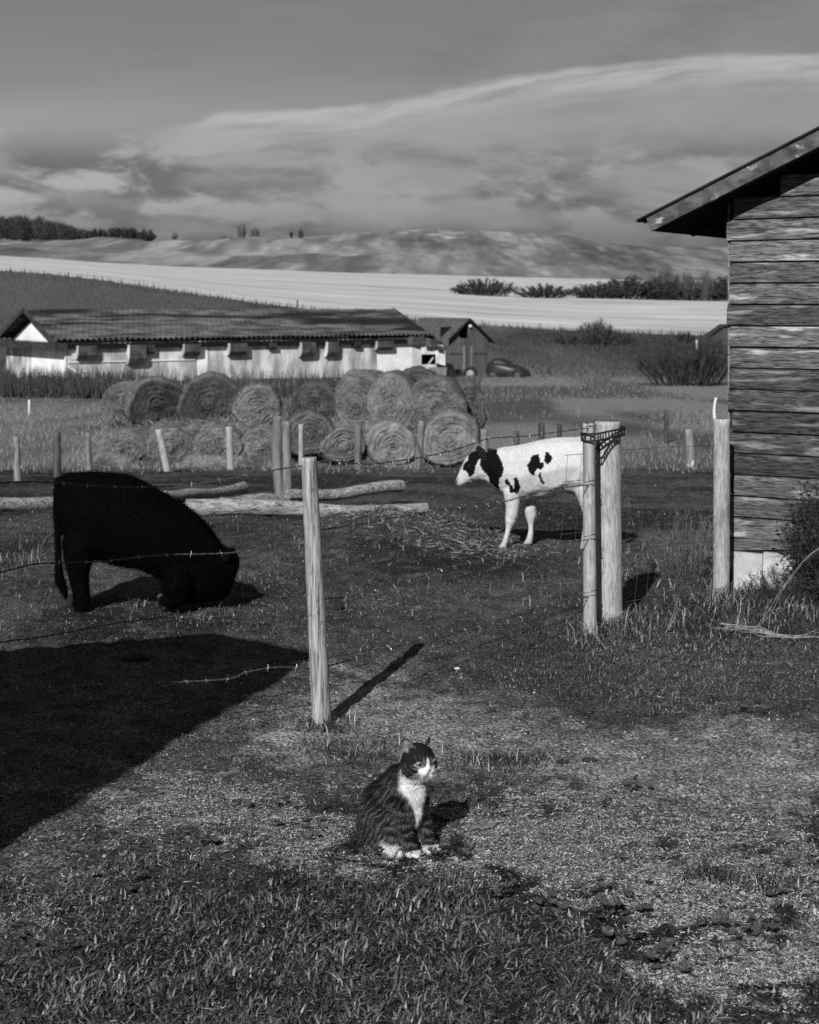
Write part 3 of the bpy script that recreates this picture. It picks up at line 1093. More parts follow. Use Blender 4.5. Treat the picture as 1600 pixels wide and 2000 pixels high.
def ladder(path, h, th, tilt=None):
    path = np.asarray(path, float)
    n = len(path)
    T = np.gradient(path, axis=0)
    T /= np.linalg.norm(T, axis=1, keepdims=True)
    U = np.tile(up, (n, 1)) - T * (T @ up)[:, None]
    U /= np.linalg.norm(U, axis=1, keepdims=True)
    N = np.cross(T, U)
    m = MB()

    def strip(i0, i1, a, b):
        V = []
        for i in range(i0, i1 + 1):
            for (uu, nn) in ((a, 0), (b, 0), (b, th), (a, th)):
                V.append(path[i] + U[i] * uu + N[i] * nn)
        k = i1 - i0 + 1
        Fc = [(0, 1, 2, 3), tuple((k - 1) * 4 + q for q in (3, 2, 1, 0))]
        for i in range(k - 1):
            for j in range(4):
                Fc.append((i * 4 + j, i * 4 + (j + 1) % 4, i * 4 + 4 + (j + 1) % 4, i * 4 + 4 + j))
        m.add(V, Fc)
    strip(0, n - 1, -h / 2, -h / 2 + h * .2)
    strip(0, n - 1, h / 2 - h * .2, h / 2)
    i = 0
    while i + 2 < n:
        strip(i, i + 1, -h / 2 + h * .2, h / 2 - h * .2)
        i += 5
    return m


s2, g2 = STICK[:2], GATE[:2]
ax = (g2 - s2) / np.linalg.norm(g2 - s2)
pr = np.array([ax[1], -ax[0]])
rs, rg = .043, .079
loop = []
for a in np.linspace(-90, 90, 9):
    q = g2 + rg * (math.cos(math.radians(a)) * ax + math.sin(math.radians(a)) * -pr)
    loop.append([q[0], q[1], 1.035])
for a in np.linspace(90, 270, 7):
    q = s2 + rs * (math.cos(math.radians(a)) * ax + math.sin(math.radians(a)) * -pr)
    loop.append([q[0], q[1], 1.022])
loop.append(loop[0])
ladder(spline(loop, .0055), .046, .005).out('strap_band', m_rubber, strap)
tail = [[*(g2 + rg * 1.06 * np.array([.92, -.38])), 1.035], [*(g2 + rg * 1.1 * np.array([.35, -.93])), 1.02], [*(g2 + rg * 1.08 * np.array([-.35, -.93])), .985], [*(g2 + rg * 1.12 * np.array([-.9, -.44])), .93]]
ladder(spline(tail, .0055), .030, .005).out('strap_tail', m_rubber, strap)

# ------------------------------------------------------------------ narrow gabled hut behind the camera on the left: it throws the big shadow
hg = np.array([math.cos(SUN_AZ), -math.sin(SUN_AZ), 0])
hb = np.array([math.sin(SUN_AZ), math.cos(SUN_AZ), 0])
HC = np.array([-1.564, 3.917, 0])                       # its front right corner
hs = thing('yard_hut', 'narrow gabled board hut just left of the viewpoint, its shadow falling on the yard', 'hut', HC - hg * 1.0 - hb * 1.2)


def hut_z(w):
    return 2.6 + (.32 * w * .70 if w < .686 else .22 - .62 * (w - .686)) if False else float(np.interp(w, [0, .686, 2.0], [2.6, 2.82, 2.0]))


for i in range(10):
    w0, w1 = i * .2, (i + 1) * .2 - .003
    for (dd, nm) in ((-.022, 'gable_board'), (-2.4, 'back_board')):
        V = np.array([HC - hg * w0 + up * -.1, HC - hg * w1 + up * -.1, HC - hg * w1 + up * hut_z(w1), HC - hg * w0 + up * hut_z(w0)]) + hb * dd
        obj(nm, np.vstack([V, V + hb * .022]), [(0, 1, 2, 3), (7, 6, 5, 4), (0, 4, 5, 1), (1, 5, 6, 2), (2, 6, 7, 3), (3, 7, 4, 0)], m_board, hs)
for i in range(12):
    for w in (.022, 2.0):
        V, Fc = box8(HC - hg * w - hb * (2.37 - i * .195) - up * .1, hg * .022, hb * .19, up * (hut_z(w) + .1))
        obj('side_board', V, Fc, m_board, hs)
for (wa, wb) in ((-.02, .686), (.686, 2.03)):
    V = np.array([HC - hg * wa + up * hut_z(wa), HC - hg * wb + up * hut_z(wb)])
    V = np.vstack([V + hb * .02, V[::-1] - hb * 2.5])
    obj('roof_panel', np.vstack([V, V + up * .03]), [(0, 1, 2, 3), (7, 6, 5, 4), (0, 4, 5, 1), (1, 5, 6, 2), (2, 6, 7, 3), (3, 7, 4, 0)], m_roofing, hs)

# ------------------------------------------------------------------ distant fence posts
far_posts = [
    # column, top row, foot row, width px, lean px, material, label
    (32, 852, 940, 14, 3, m_post_mid, 'pale short post at the far left of the back fence'),
    (111, 843, 934, 16, 2, m_post_dark, 'dark post right behind the rump of the black calf'),
    (172, 845, 918, 12, 3, m_post_mid, 'thin grey post left of the bales, above the back of the black calf'),
    (313, 838, 921, 15, 16, m_post2, 'leaning pale post below the gap between the two dark-faced bales'),
    (448, 833, 909, 14, 3, m_post2, 'upright pale post under the straw-faced bale'),
    (588, 828, 905, 10, 0, m_post2, 'slim pale post seen just left of the top of the front fence post'),
    (700, 828, 906, 15, 0, m_post_mid, 'grey post before the wrapped bales, right of the front fence post'),
    (823, 822, 905, 15, -9, m_post_mid, 'grey post leaning right in front of the rightmost lower bale'),
    (946, 838, 905, 15, 0, m_post_mid, 'grey post behind the head of the white calf'),
    (1009, 842, 900, 12, 0, m_post_dark, 'left one of the three dark posts above the back of the white calf'),
    (1058, 826, 897, 13, 0, m_post_dark, 'middle one of the three dark posts above the back of the white calf'),
    (1093, 828, 893, 10, 0, m_post_dark, 'right one of the three dark posts above the back of the white calf'),
    (1302, 800, 866, 9, -2, m_post_dark, 'thin dark post in the dry grass right of the gate'),
    (1347, 838, 912, 17, 4, m_post_mid, 'short pale post with a whitened foot seen through the wire mesh'),
]
for i, (c, rt, rb, w, lean, mt, lab) in enumerate(far_posts):
    y = float(y_of_row(rb))
    y = min(y, 30.2) if 250 < c < 1000 else min(y, 42)
    x = (c + lean - CX) / F_PX * y
    gz = float(ground_z(x, y))
    r = w / 2 / F_PX * y
    post('back_fence_post', lab, 'post', (x, y, gz - .1), P(c - lean * .2, rt, y), r, r * .92, mt, 'posts of the far fence', seed=40 + i, n=12, rings=10, rough=.08)
b = on_ground(1350, 912)
V, Fc = post_mesh((b[0], b[1], b[2] - .02), (b[0], b[1], b[2] + .14), .062 * b[1] / 22, .06 * b[1] / 22, 12, 5, 3, .03)
o = obj('painted_foot_sleeve', V, Fc, m_white)
tag(o, 'white sleeve round the foot of the short pale post behind the mesh', 'sleeve')

# tall double post in the middle of the paddock
b1, b2 = on_ground(551, 978), on_ground(563, 985)
post('strainer_post', 'split grey post, left one of the tall pair standing by the logs', 'post', b1 - [0, 0, .1], P(543, 812, b1[1]), .062, .05, m_post_mid, 'tall pair of posts by the logs', seed=71, n=18, rings=24, rough=.16, bow=-.03)
post('strainer_post', 'straight grey post, right one of the tall pair standing by the logs', 'post', b2 - [0, 0, .1], P(559, 822, b2[1]), .05, .046, m_post_mid, 'tall pair of posts by the logs', seed=72, n=16, rings=20, rough=.08)
b = on_ground(57, 812)
post('marker_stake', 'thin white stake standing in the grass before the dark weeds', 'stake', (b[0], b[1], b[2] - .1), P(57, 781, b[1]), .035, .035, m_white, seed=73, n=8, rings=4)
yb = 153.0
xb = (581 - CX) / F_PX * yb
post('field_post', 'tiny dark post at the edge of the stubble field above the barn roof', 'post', (xb, yb, float(ground_z(xb, yb)) - .2), (xb, yb, EYE + (HZ - 586) / F_PX * yb), .09, .08, m_post_dark, seed=74, n=8, rings=4)

# ------------------------------------------------------------------ logs
m_log = material('bleached_log', .15, .36, 5, crack=(6, (.3, 6, 6), .03, .8), stretch=(.5, 5, 5), rough=.9, bump=.01, bscale=14, dark=.08, dscale=5, dstretch=(.35, 6, 6), detail=6, dist=.4, dthr=(.55, .64))
m_logend = material('log_end', .10, .22, 20, rough=.9)
logs = [
    ('long bleached log at the bottom of the pile, running behind the front fence post', (365, 1008), (835, 1003), .085, .05),
    ('bleached log with cut round end, resting on the longer log', (560, 995), (784, 985), .055, .062),
    ('short log with a dark end beside the foot of the tall pair of posts', (430, 992), (571, 984), .06, .065),
    ('bleached log behind the neck of the black calf, ending left of the tall posts', (300, 985), (475, 963), .07, .075),
    ('bleached log at the left edge, passing behind the rump of the black calf', (-120, 1003), (330, 981), .08, .07),
]
for i, (lab, a, b, r0, r1) in enumerate(logs):
    A, B = on_ground(*a), on_ground(*b)
    A[2] += r0 * .75 + (.07 if i == 1 else 0)
    B[2] += r1 * .75 + (.12 if i == 1 else 0)
    t = thing('log', lab, 'log', (A + B) / 2 - [0, 0, r0], 'bleached logs lying in the paddock')
    k = 24
    tt = np.linspace(0, 1, k)[:, None]
    pts = A + (B - A) * tt + np.stack([np.zeros(k), .03 * np.sin(tt[:, 0] * 5 + i), .02 * np.sin(tt[:, 0] * 7 + i * 2)], 1)
    V, Fc = tube(pts, r0 + (r1 - r0) * tt[:, 0], 16, caps=False, jitter=.13, seed=80 + i)
    obj('bark_side', V, Fc, m_log, t, smooth=True)
    for e, rr in ((0, r0), (k - 1, r1)):
        ring = V[e * 16:(e + 1) * 16]
        ctr = ring.mean(0)
        inner = ctr + (ring - ctr) * .55
        VV = np.vstack([ring, inner + (pts[e] - pts[k // 2]) / 60, [ctr]])
        FF = [(j, (j + 1) % 16, 16 + (j + 1) % 16, 16 + j) for j in range(16)] + [(16 + j, 16 + (j + 1) % 16, 32) for j in range(16)]
        obj('cut_end', VV, FF, m_logend, t)

# ------------------------------------------------------------------ hay bales
m_hay = material('hay', .7, 1.3, 9, rough=.95, bump=.03, bscale=16, attr=True, stretch=(1, 1, 1), contrast=(.25, .75), detail=6, spec=.03)


def bale(label, c, r, rad_px, d, yaw, length=1.15, face=.07, side=.10, squash=1.0, seed=0, sag=.12, ribs=False, fluff=700):
    """a round bale: axis horizontal, yaw = way its near end faces, 0 = straight at the camera"""
    ctr = P(c, r, d)
    R = rad_px / F_PX * d
    face, side = face * .74, side * .74
    n, rows = 44, []
    prof = [(-length, .0), (-length, .5), (-length, .88), (-length * .96, .97), (-length * .7, 1.0), (-length * .35, 1.0), (-.12, 1.0), (-.05, .965), (0, .9)]
    prof += [(.012 * math.cos(q * 37), q) for q in np.linspace(.84, .02, 22)]
    th = np.arange(n) * 2 * np.pi / n
    ca, sa = math.cos(yaw), math.sin(yaw)
    V, C = [], []
    rs = np.random.default_rng(seed)
    ph = rs.random() * 6
    for (a, q) in prof:
        rr = R * q * (1 + .05 * np.sin(th * 2 + ph) * .6 + .15 * (fbm(np.cos(th) * 2 + seed, np.sin(th) * 2 + a * 3, seed, 4) - .5) * 2)
        ring = a + .03 * (fbm(np.cos(th) * 4 * q + seed, np.sin(th) * 4 * q, seed + 9, 3) - .5) * 2
        if a > -.02:
            spiral = np.sin(q * 44 + th + 7 * fbm(np.cos(th) * 1.6, np.sin(th) * 1.6 + q * 2, seed + 2, 3))
            ring = ring + .012 * spiral * (.3 + fbm(np.cos(th) * 3, np.sin(th) * 3 + q * 5, seed + 3, 2)) + .05 * (fbm(np.cos(th) * 6 * q, np.sin(th) * 6 * q + seed, seed + 12, 3) - .5)
            tone = face * (1 + .07 * spiral) * (.45 + 1.1 * fbm(np.cos(th) * 3 * q, np.sin(th) * 3 * q, seed + 4, 3))
        else:
            tone = side * (.7 + .6 * fbm(np.cos(th) * 4, np.sin(th) * 4 + a * 4, seed + 6, 3)) * (np.ones(n) if not ribs else 1 + .35 * np.sin(a * 60))
        lx = np.cos(th) * rr
        lz = np.sin(th) * rr
        lz = np.where(lz < 0, lz * (1 - sag), lz) * squash
        lx = lx * (1 + sag * .5 * (lz < 0) - (squash - 1) * .3)
        fx, fy = sa * ring, -ca * ring
        V.append(np.stack([ctr[0] + lx * ca + fx, ctr[1] + lx * sa + fy, ctr[2] + lz], 1))
        C.append(tone)
    V = np.concatenate(V)
    Fc = []
    m = len(prof)
    for i in range(m - 1):
        for j in range(n):
            Fc.append((i * n + j, i * n + (j + 1) % n, (i + 1) * n + (j + 1) % n, (i + 1) * n + j))
    Fc.append(tuple((m - 1) * n + j for j in range(n)))
    t = thing('hay_bale', label, 'hay bale', (ctr[0], ctr[1], ctr[2] - R), 'round hay bales')
    C = np.concatenate(C)
    obj('bale_body', V, Fc, m_hay, t, smooth=True, col=C)
    k = rs.integers(n, len(V), fluff)
    out = V[k] - ctr
    out = out / np.linalg.norm(out, axis=1, keepdims=True) * .5 + rs.normal(0, .7, (fluff, 3)) + [0, -.3, 0]
    Vs, Fs, Cs = spikes(V[k], out, .05 + .13 * rs.random(fluff), .006, C[k] * (.6 + 1.9 * rs.random(fluff)))
    o = obj('loose_straw', Vs, Fs, m_dry, t, col=Cs)
    tag(o, kind='stuff')
    return t


D = 33.5
bale('leftmost hay bale, pale and slumped, partly behind its dark-faced neighbour', 238, 798, 54, D + .9, -.5, face=.12, side=.16, seed=1, fluff=500)
bale('hay bale with a dark weathered face, second from the left in the top row', 308, 793, 57, D, .30, face=.05, side=.13, seed=2)
bale('large hay bale with dark spiral face in the top row, left of the straw-faced one', 408, 790, 61, D, .12, face=.06, side=.13, seed=3)
bale('ragged bale with pale straw rings on its face, fourth from the left', 501, 797, 47, D - .3, .05, face=.16, side=.12, seed=4, fluff=800)
bale('dark hay bale in the hollow between the left and the right group', 612, 800, 54, D + .5, -.2, face=.07, side=.08, seed=5)
bale('tall bale at the left of the right group, touching the hollow', 696, 786, 55, D + .2, -.45, face=.14, side=.15, squash=1.14, seed=6)
bale('bale in the middle of the right group with pale patchy face', 764, 792, 54, D - .3, -.15, face=.16, side=.13, squash=1.18, seed=7)
bale('big sagging bale at the right of the top row, in front of the rightmost', 850, 803, 60, D - .4, -.1, face=.13, side=.12, squash=1.15, seed=8)
bale('rightmost hay bale, dark topped, half hidden by the sagging one', 912, 805, 48, D + .8, .35, face=.11, side=.11, squash=1.18, seed=9)
bale('dark bale behind the right group, only its top showing', 815, 768, 48, D + 1.6, 0, face=.08, side=.09, seed=10)
bale('low bale with a dark arched top under the hollow, left of the wrapped bales', 603, 850, 50, D - 1.9, .1, face=.11, side=.08, squash=.95, seed=11)
bale('wrapped bale in the bottom row, seen between the slim pale post and the grey post', 672, 872, 44, D - 1.8, .3, face=.16, side=.19, squash=.92, seed=12, ribs=True, fluff=200)
bale('wrapped ribbed bale in the bottom row, between two grey posts', 768, 872, 48, D - 1.7, .12, face=.20, side=.24, squash=.92, seed=13, ribs=True, fluff=120)
bale('pale bale at the right end of the bottom row', 880, 862, 60, D - 1.9, -.1, face=.19, side=.17, squash=.95, seed=14, fluff=500)
bale('pale slumped bale at the left end of the bottom row', 240, 876, 46, D - 1.4, -.3, face=.14, side=.15, squash=.8, seed=15, fluff=600)
bale('pale slumped bale in the bottom row under the dark-faced bale', 335, 876, 50, D - 1.4, .2, face=.15, side=.15, squash=.8, seed=16, fluff=600)
bale('crumbling bale in the bottom row left of the upright pale post', 425, 874, 48, D - 1.4, 0, face=.16, side=.15, squash=.85, seed=17, fluff=700)
bale('crumbling bale in the bottom row below the straw-faced one', 510, 874, 46, D - 1.4, -.2, face=.16, side=.15, squash=.85, seed=18, fluff=700)

# loose hay bank under the bales
n1_, n2_ = 150, 30
cs = np.linspace(175, 945, n1_)
V, C = [], []
for j in range(n2_):
    f = j / (n2_ - 1)
    y = D - 1.9 + 3.9 * f
    hgt = .82 * sstep(f, 0, .34) * (1 - sstep(f, .8, 1.0))
    x = (cs - CX) / F_PX * D
    e = sstep(cs, 175, 230) * sstep(cs, 945, 900)
    z = ground_z(x, np.full(n1_, y)) - .05 + hgt * e * (.8 + .5 * fbm(x * 1.2, np.full(n1_, y), 601, 3)) + .14 * e * (fbm(x * 5, np.full(n1_, y * 5), 603, 3) - .5)
    V.append(np.stack([x, np.full(n1_, y), z], 1))
    C.append(.05 + .10 * sstep(fbm(x * 3, np.full(n1_, y * 4), 605, 4), .4, .65))
V = np.concatenate(V)
C = np.concatenate(C)
i = (np.arange(n2_ - 1)[:, None] * n1_ + np.arange(n1_ - 1)[None, :]).ravel()
bank = thing('hay_bank', 'bank of loose trampled hay lying under and before the round bales', 'hay', (V[:, 0].mean(), D, -1.75))
obj('bank_body', V, np.stack([i, i + 1, i + 1 + n1_, i + n1_], 1), m_hay, bank, smooth=True, col=C)
k = rng.integers(0, len(V) // 2, 5000)
Vs, Fs, Cs = spikes(V[k] + rng.normal(0, .04, (5000, 3)), rng.normal(0, 1, (5000, 3)) * [1, .6, .6] + [0, -.3, .3], .08 + .2 * rng.random(5000), .006, .06 + .28 * rng.random(5000) ** 2)
tag(obj('loose_straw', Vs, Fs, m_dry, bank, col=Cs), kind='stuff')

# ------------------------------------------------------------------ the long low barn
m_wash = material('whitewash', .30, .60, 1.3, stretch=(1, 1, .4), rough=.9, dark=.17, dscale=.8, detail=8, dthr=(.46, .66), contrast=(.38, .62))
m_wash2 = material('bright_whitewash', .60, .82, .8, rough=.9, dark=.42, dscale=.6, dthr=(.56, .7))
m_tile = material('roof_tile', .03, .13, 2.2, stretch=(.35, .35, 4), rough=.9, detail=6, dark=.012, dscale=.9, dstretch=(.12, .12, 2.6), dthr=(.47, .6), spec=.2)
m_dkwood = material('dark_barn_wood', .02, .05, 3, rough=.9)
m_hood = material('grey_hood', .035, .09, 3, rough=.9)
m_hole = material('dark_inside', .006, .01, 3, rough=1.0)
BA = math.radians(35)
ba = np.array([math.cos(BA), math.sin(BA), 0])
bn = np.array([math.sin(BA), -math.cos(BA), 0])        # out of the long front
W0 = np.array([-16.8, 75.0, 0])
BL, BW, BZ, ZE, ZR = 21.6, 8.0, -2.5, -.12, 1.50


def bp_(t, s, z):
    """t along the front, s back from it"""
    return W0 + ba * t - bn * s + up * z


barn = thing('long_barn', 'long low whitewashed barn with a dark sagging tiled roof', 'barn', bp_(0, 0, -2.1))
# front wall in panels
cuts = [0, 2.4, 5.0, 7.15, 7.75, 10.4, 13.2, 15.6, 18.3, BL]
for i in range(len(cuts) - 1):
    V, Fc = box8(bp_(cuts[i] + .01, 0, BZ), ba * (cuts[i + 1] - cuts[i] - .02), -bn * .15, up * (ZE - BZ + .1))
    if i == 3:
        V = V + bn * .04
    o = obj('door' if i == 3 else 'front_panel', V, Fc, m_wash2 if i in (3, 8) else m_wash, barn)
for (a, b, mt) in ((0.0, 4.4, m_wash2), (4.42, 8.0, m_wash)):
    V, Fc = box8(bp_(-.02, a, BZ), -bn * (b - a), ba * .15, up * (ZE - BZ + .1))
    obj('gable_panel', V, Fc, mt, barn)
V, Fc = box8(bp_(0, BW - .15, BZ), ba * BL, -bn * .15, up * (ZE - BZ))
obj('back_wall', V, Fc, m_wash, barn)
V, Fc = box8(bp_(BL - .15, .16, BZ), -bn * (BW - .32), ba * .15, up * (ZE - BZ))
obj('end_wall', V, Fc, m_wash, barn)
for (t0, nm) in ((-.01, 'gable_pediment'), (BL - .14, 'end_pediment')):
    tri = np.array([bp_(t0, .8, ZE + .12), bp_(t0, BW - .8, ZE + .12), bp_(t0, BW / 2, ZR - .35)])
    obj(nm, np.vstack([tri, tri + ba * .1]), [(0, 1, 2), (5, 4, 3), (0, 3, 4, 1), (1, 4, 5, 2), (2, 5, 3, 0)], m_wash2, barn)
    tri = np.array([bp_(t0 + .11, .1, ZE), bp_(t0 + .11, BW - .1, ZE), bp_(t0 + .11, BW / 2, ZR - .1)])
    obj('gable_backing', np.vstack([tri, tri + ba * .05]), [(0, 1, 2), (5, 4, 3), (0, 3, 4, 1), (1, 4, 5, 2), (2, 5, 3, 0)], m_dkwood, barn)
V, Fc = box8(bp_(-.55, -.25, ZE - .28), -bn * (BW + .5), ba * .55, up * .36)
obj('gable_pent', V, Fc, m_dkwood, barn)
V, Fc = box8(bp_(-.1, -.20, ZE - .22), ba * (BL + .6), bn * -.06, up * .26)
obj('fascia', V, Fc, m_hole, barn)
V, Fc = box8(bp_(.0, -.14, ZE - .02), ba * BL, -bn * .12, up * .03)
obj('soffit', V, Fc, m_hole, barn)
V, Fc = box8(bp_(.1, -.1, -1.25), ba * 1.5 - up * 1.0, -bn * .06, up * .12)
obj('corner_brace', V, Fc, m_wash2, barn)
V, Fc = box8(bp_(.12, -.03, -1.02), ba * 6.9, bn * .028, up * .05)
obj('wall_rail', V, Fc, m_wash2, barn)
# tiled slopes, each course stepped and every tile rolled
for front in (1, 0):
    ncrs, sub = 13, 3
    tt = np.arange(-.6, BL + .55, .075)
    V = []
    for cidx in range(ncrs):
        for e in range(sub):
            f = (cidx + e / (sub - 1) * 1.06) / ncrs
            lift = .09 * (1 - e / (sub - 1)) * -1 + .09
            s = (-.24 + f * (BW / 2 + .24)) if front else (BW + .24 - f * (BW / 2 + .24))
            zz = ZE + .05 + f * (ZR - ZE - .05)
            sag = -.12 * np.sin(np.pi * f) * (.4 + fbm(tt * .25, np.full_like(tt, f * 2), 700, 3)) + .10 * (fbm(tt * .45, np.full_like(tt, cidx * 1.7), 703, 3) - .5)
            roll = .10 * np.abs(np.sin((tt + .12 * (cidx % 2)) * np.pi / .3)) + .05 * (fbm(tt * 3.1, np.full_like(tt, cidx * 3.3), 705, 2) - .5)
            zz = zz + sag + roll + (.16 * (1 - e / (sub - 1)))
            q = W0 + ba * tt[:, None] - bn * s
            q[:, 2] = zz
            V.append(q)
    V = np.concatenate(V)
    nt = len(tt)
    nr = ncrs * sub
    i = (np.arange(nr - 1)[:, None] * nt + np.arange(nt - 1)[None, :]).ravel()
    Fc = np.stack([i, i + 1, i + 1 + nt, i + nt], 1) if front else np.stack([i, i + nt, i + 1 + nt, i + 1], 1)
    obj('roof_slope', V, Fc, m_tile, barn)
for (t0, nm) in ((-.66, 'rake_board'), (BL + .5, 'rake_board')):
    for sgn in (0, 1):
        a = bp_(t0, -.28 if not sgn else BW + .28, ZE - .12)
        b = bp_(t0, BW / 2, ZR - .05)
        V, Fc = box8(a, b - a, ba * .08, up * .22)
        obj(nm, V, Fc, m_dkwood, barn)
# vent hoods under the eave
for (c, w, h, dep) in ((166, .95, .66, .48), (264, .9, .95, .5), (371, .9, .6, .46), (460, 1.0, .62, .5), (529, .4, .35, .4), (597, .85, .78, .48), (645, .7, .8, .46), (694, .35, .35, .4), (747, 1.05, .5, .45), (291, .35, .5, .4)):
    u = (c - CX) / F_PX
    t = (u * W0[1] - W0[0]) / (ba[0] - u * ba[1])
    zt = ZE - .06
    V = []
    for (tt_, ) in ((t - w / 2,), (t + w / 2,)):
        V += [bp_(tt_, -.005, zt - h), bp_(tt_, -dep * .5, zt - h), bp_(tt_, -dep * .78, zt - h * .7), bp_(tt_, -dep * .8, zt), bp_(tt_, -.005, zt)]
    Fc = [(0, 1, 2, 3, 4), (9, 8, 7, 6, 5)] + [(i, i + 5, (i + 1) % 5 + 5, (i + 1) % 5) for i in range(5)]
    o = obj('vent_hood', V, Fc, m_hood if c not in (529, 694, 291) else m_dkwood, barn)
    if c not in (529, 694, 291):
        ck = np.array(V[:5]) - ba * .02
        obj('hood_lit_side', np.vstack([ck, ck - ba * .03]), [(0, 1, 2, 3, 4), (9, 8, 7, 6, 5)] + [(i, i + 5, (i + 1) % 5 + 5, (i + 1) % 5) for i in range(5)], m_wash, o)  # added pale panel: paints the sunlit left side onto the dark hood
m_vert_dark = material('grey_roof_plank', .05, .10, 3, rough=.9)
# collapsed lean-to with a window hole at the right end
lx0, lx1, ly = .15, 1.95, 83.6
lt = thing('whitewashed_outhouse', 'small whitewashed lean-to with dark window hole and torn roof beside the barn', 'outhouse', ((lx0 + lx1) / 2, ly, -2.1))
wx0, wx1, wz0, wz1 = .62, 1.42, -1.42, -.86
for (a, b, z0, z1) in ((lx0, wx0, -2.4, -.36), (wx1, lx1, -2.4, -.36), (wx0, wx1, -2.4, wz0), (wx0, wx1, wz1, -.36)):
    V, Fc = box8((a + .002, ly, z0), (b - a - .004, 0, 0), (0, .15, 0), (0, 0, z1 - z0))
    obj('wall_panel', V, Fc, m_wash, lt)
V, Fc = box8((lx1 - .15, ly + .155, -2.4), (.15, 0, 0), (0, 2.0, 0), (0, 0, 2.0))
obj('side_wall', V, Fc, m_wash2, lt)
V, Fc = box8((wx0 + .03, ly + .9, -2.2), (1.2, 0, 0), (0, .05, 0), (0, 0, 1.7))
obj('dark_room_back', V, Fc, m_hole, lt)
V, Fc = box8((.95, ly + .08, -1.45), (.30, 0, .42), (0, .05, 0), (.08, 0, .0))
obj('broken_board', V, Fc, m_wash, lt)
for i in range(7):
    a = np.array([-.1 + i * .32, ly - .25 - .1 * (i % 2), -.42 + .12 * math.sin(i * .9 + .4)])
    V, Fc = box8(a, (.31, 0, .05 * (-1) ** i), (.05 * math.sin(i * 2.3), 1.6, .32), (0, 0, .10))
    obj('roof_plank', V, Fc, m_dkwood if i % 3 else m_vert_dark, lt)
V, Fc = box8((1.02, ly - .7, -2.5), (1.0, 0, 0), (0, .1, 0), (0, .15, .95))
o = obj('leaning_board', V, Fc, material('grey_panel', .10, .16, 2, rough=.9))
tag(o, 'grey board leaning below the window hole of the lean-to', 'board')
V, Fc = box8((2.02, ly - .5, -2.5), (.75, .1, 0), (-.1, .08, .02), (-.55, .5, 1.15))
V[6] = V[5]
o = obj('dark_hatch', V, Fc, m_hole)
tag(o, 'dark slanting hatch between the lean-to and the small shed', 'hatch')

# ------------------------------------------------------------------ small gabled shed beside the barn
m_vert = material('grey_vertical_planks', .045, .085, 4, stretch=(5, 5, .3), rough=.9, rnd=.25)
m_shingle = material('grey_shingles', .05, .085, 3, rough=.9)
sa_ = math.radians(34)
a1 = np.array([math.cos(sa_ * .55), math.sin(sa_ * .55), 0])      # along the gable front
a2 = np.array([-math.sin(sa_ * 1.1), math.cos(sa_ * 1.1), 0])     # back along the ridge
Q0 = np.array([2.15, 87.2, 0])
W2, L2, Z0, Z1, Z2 = 2.5, 4.4, -2.6, -.12, 1.02
gs = thing('gabled_shed', 'small grey plank shed with a steep gable and black loft opening beside the barn', 'shed', Q0 + a1 * W2 / 2 + up * -2.2)
npl = 10
for i in range(npl):
    t0, t1 = i * W2 / npl + .006, (i + 1) * W2 / npl - .006
    z_a = Z1 + (Z2 - Z1) * (1 - abs(2 * t0 / W2 - 1)) - .03
    z_b = Z1 + (Z2 - Z1) * (1 - abs(2 * t1 / W2 - 1)) - .03
    loft = i in (3, 4)
    V = np.array([Q0 + a1 * t0 + up * Z0, Q0 + a1 * t1 + up * Z0, Q0 + a1 * t1 + up * (-.06 if loft else z_b), Q0 + a1 * t0 + up * (-.06 if loft else z_a)])
    obj('plank', np.vstack([V, V + a2 * .05]), [(0, 1, 2, 3), (7, 6, 5, 4), (0, 4, 5, 1), (1, 5, 6, 2), (2, 6, 7, 3), (3, 7, 4, 0)], m_vert, gs)
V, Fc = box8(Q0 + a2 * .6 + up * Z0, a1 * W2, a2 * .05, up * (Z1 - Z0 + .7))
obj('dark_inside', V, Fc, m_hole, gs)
for i in range(2):
    V, Fc = box8(Q0 + a1 * (W2 * i - .025) + a2 * .06 + up * Z0, a1 * .05, a2 * (L2 - .1), up * (Z1 - Z0))
    obj('side_wall', V, Fc, m_vert, gs)
V, Fc = box8(Q0 + a2 * L2 + up * Z0, a1 * W2, a2 * .05, up * (Z1 - Z0))
obj('back_wall', V, Fc, m_vert, gs)
for sgn in (0, 1):
    e = Q0 + a1 * (-.22 if sgn == 0 else W2 + .22) - a2 * .18 + up * (Z1 - .2)
    m_ = Q0 + a1 * W2 / 2 - a2 * .18 + up * Z2
    V = np.array([e, m_, m_ + a2 * (L2 + .3), e + a2 * (L2 + .3)])
    obj('roof_slope', np.vstack([V, V + up * .07]), [(0, 1, 2, 3), (7, 6, 5, 4), (0, 4, 5, 1), (1, 5, 6, 2), (2, 6, 7, 3), (3, 7, 4, 0)], m_shingle, gs)
    V, Fc = box8(e - a2 * .05 - up * .1, m_ - e, a2 * .04, up * .16)
    obj('barge_board', V, Fc, m_hole, gs)
lamp = Q0 + a1 * (W2 * .53) - a2 * .1 + up * .62
obj('white_disc', lamp + ICO2[0] * [.10, .06, .10], ICO2[1], m_white, gs, smooth=True)
for (za, ta, tb) in ((-.99, .1, 1.0), (-.99, 1.45, 2.45)):
    V, Fc = box8(Q0 + a1 * ta - a2 * .03 + up * za, a1 * (tb - ta), a2 * .028, up * .08)
    obj('cross_rail', V, Fc, m_dkwood, gs)
for ta in (.95, 1.4):
    V, Fc = box8(Q0 + a1 * ta - a2 * .05 + up * Z0, a1 * .1, a2 * .048, up * 2.1)
    obj('door_post', V, Fc, m_post_mid, gs)
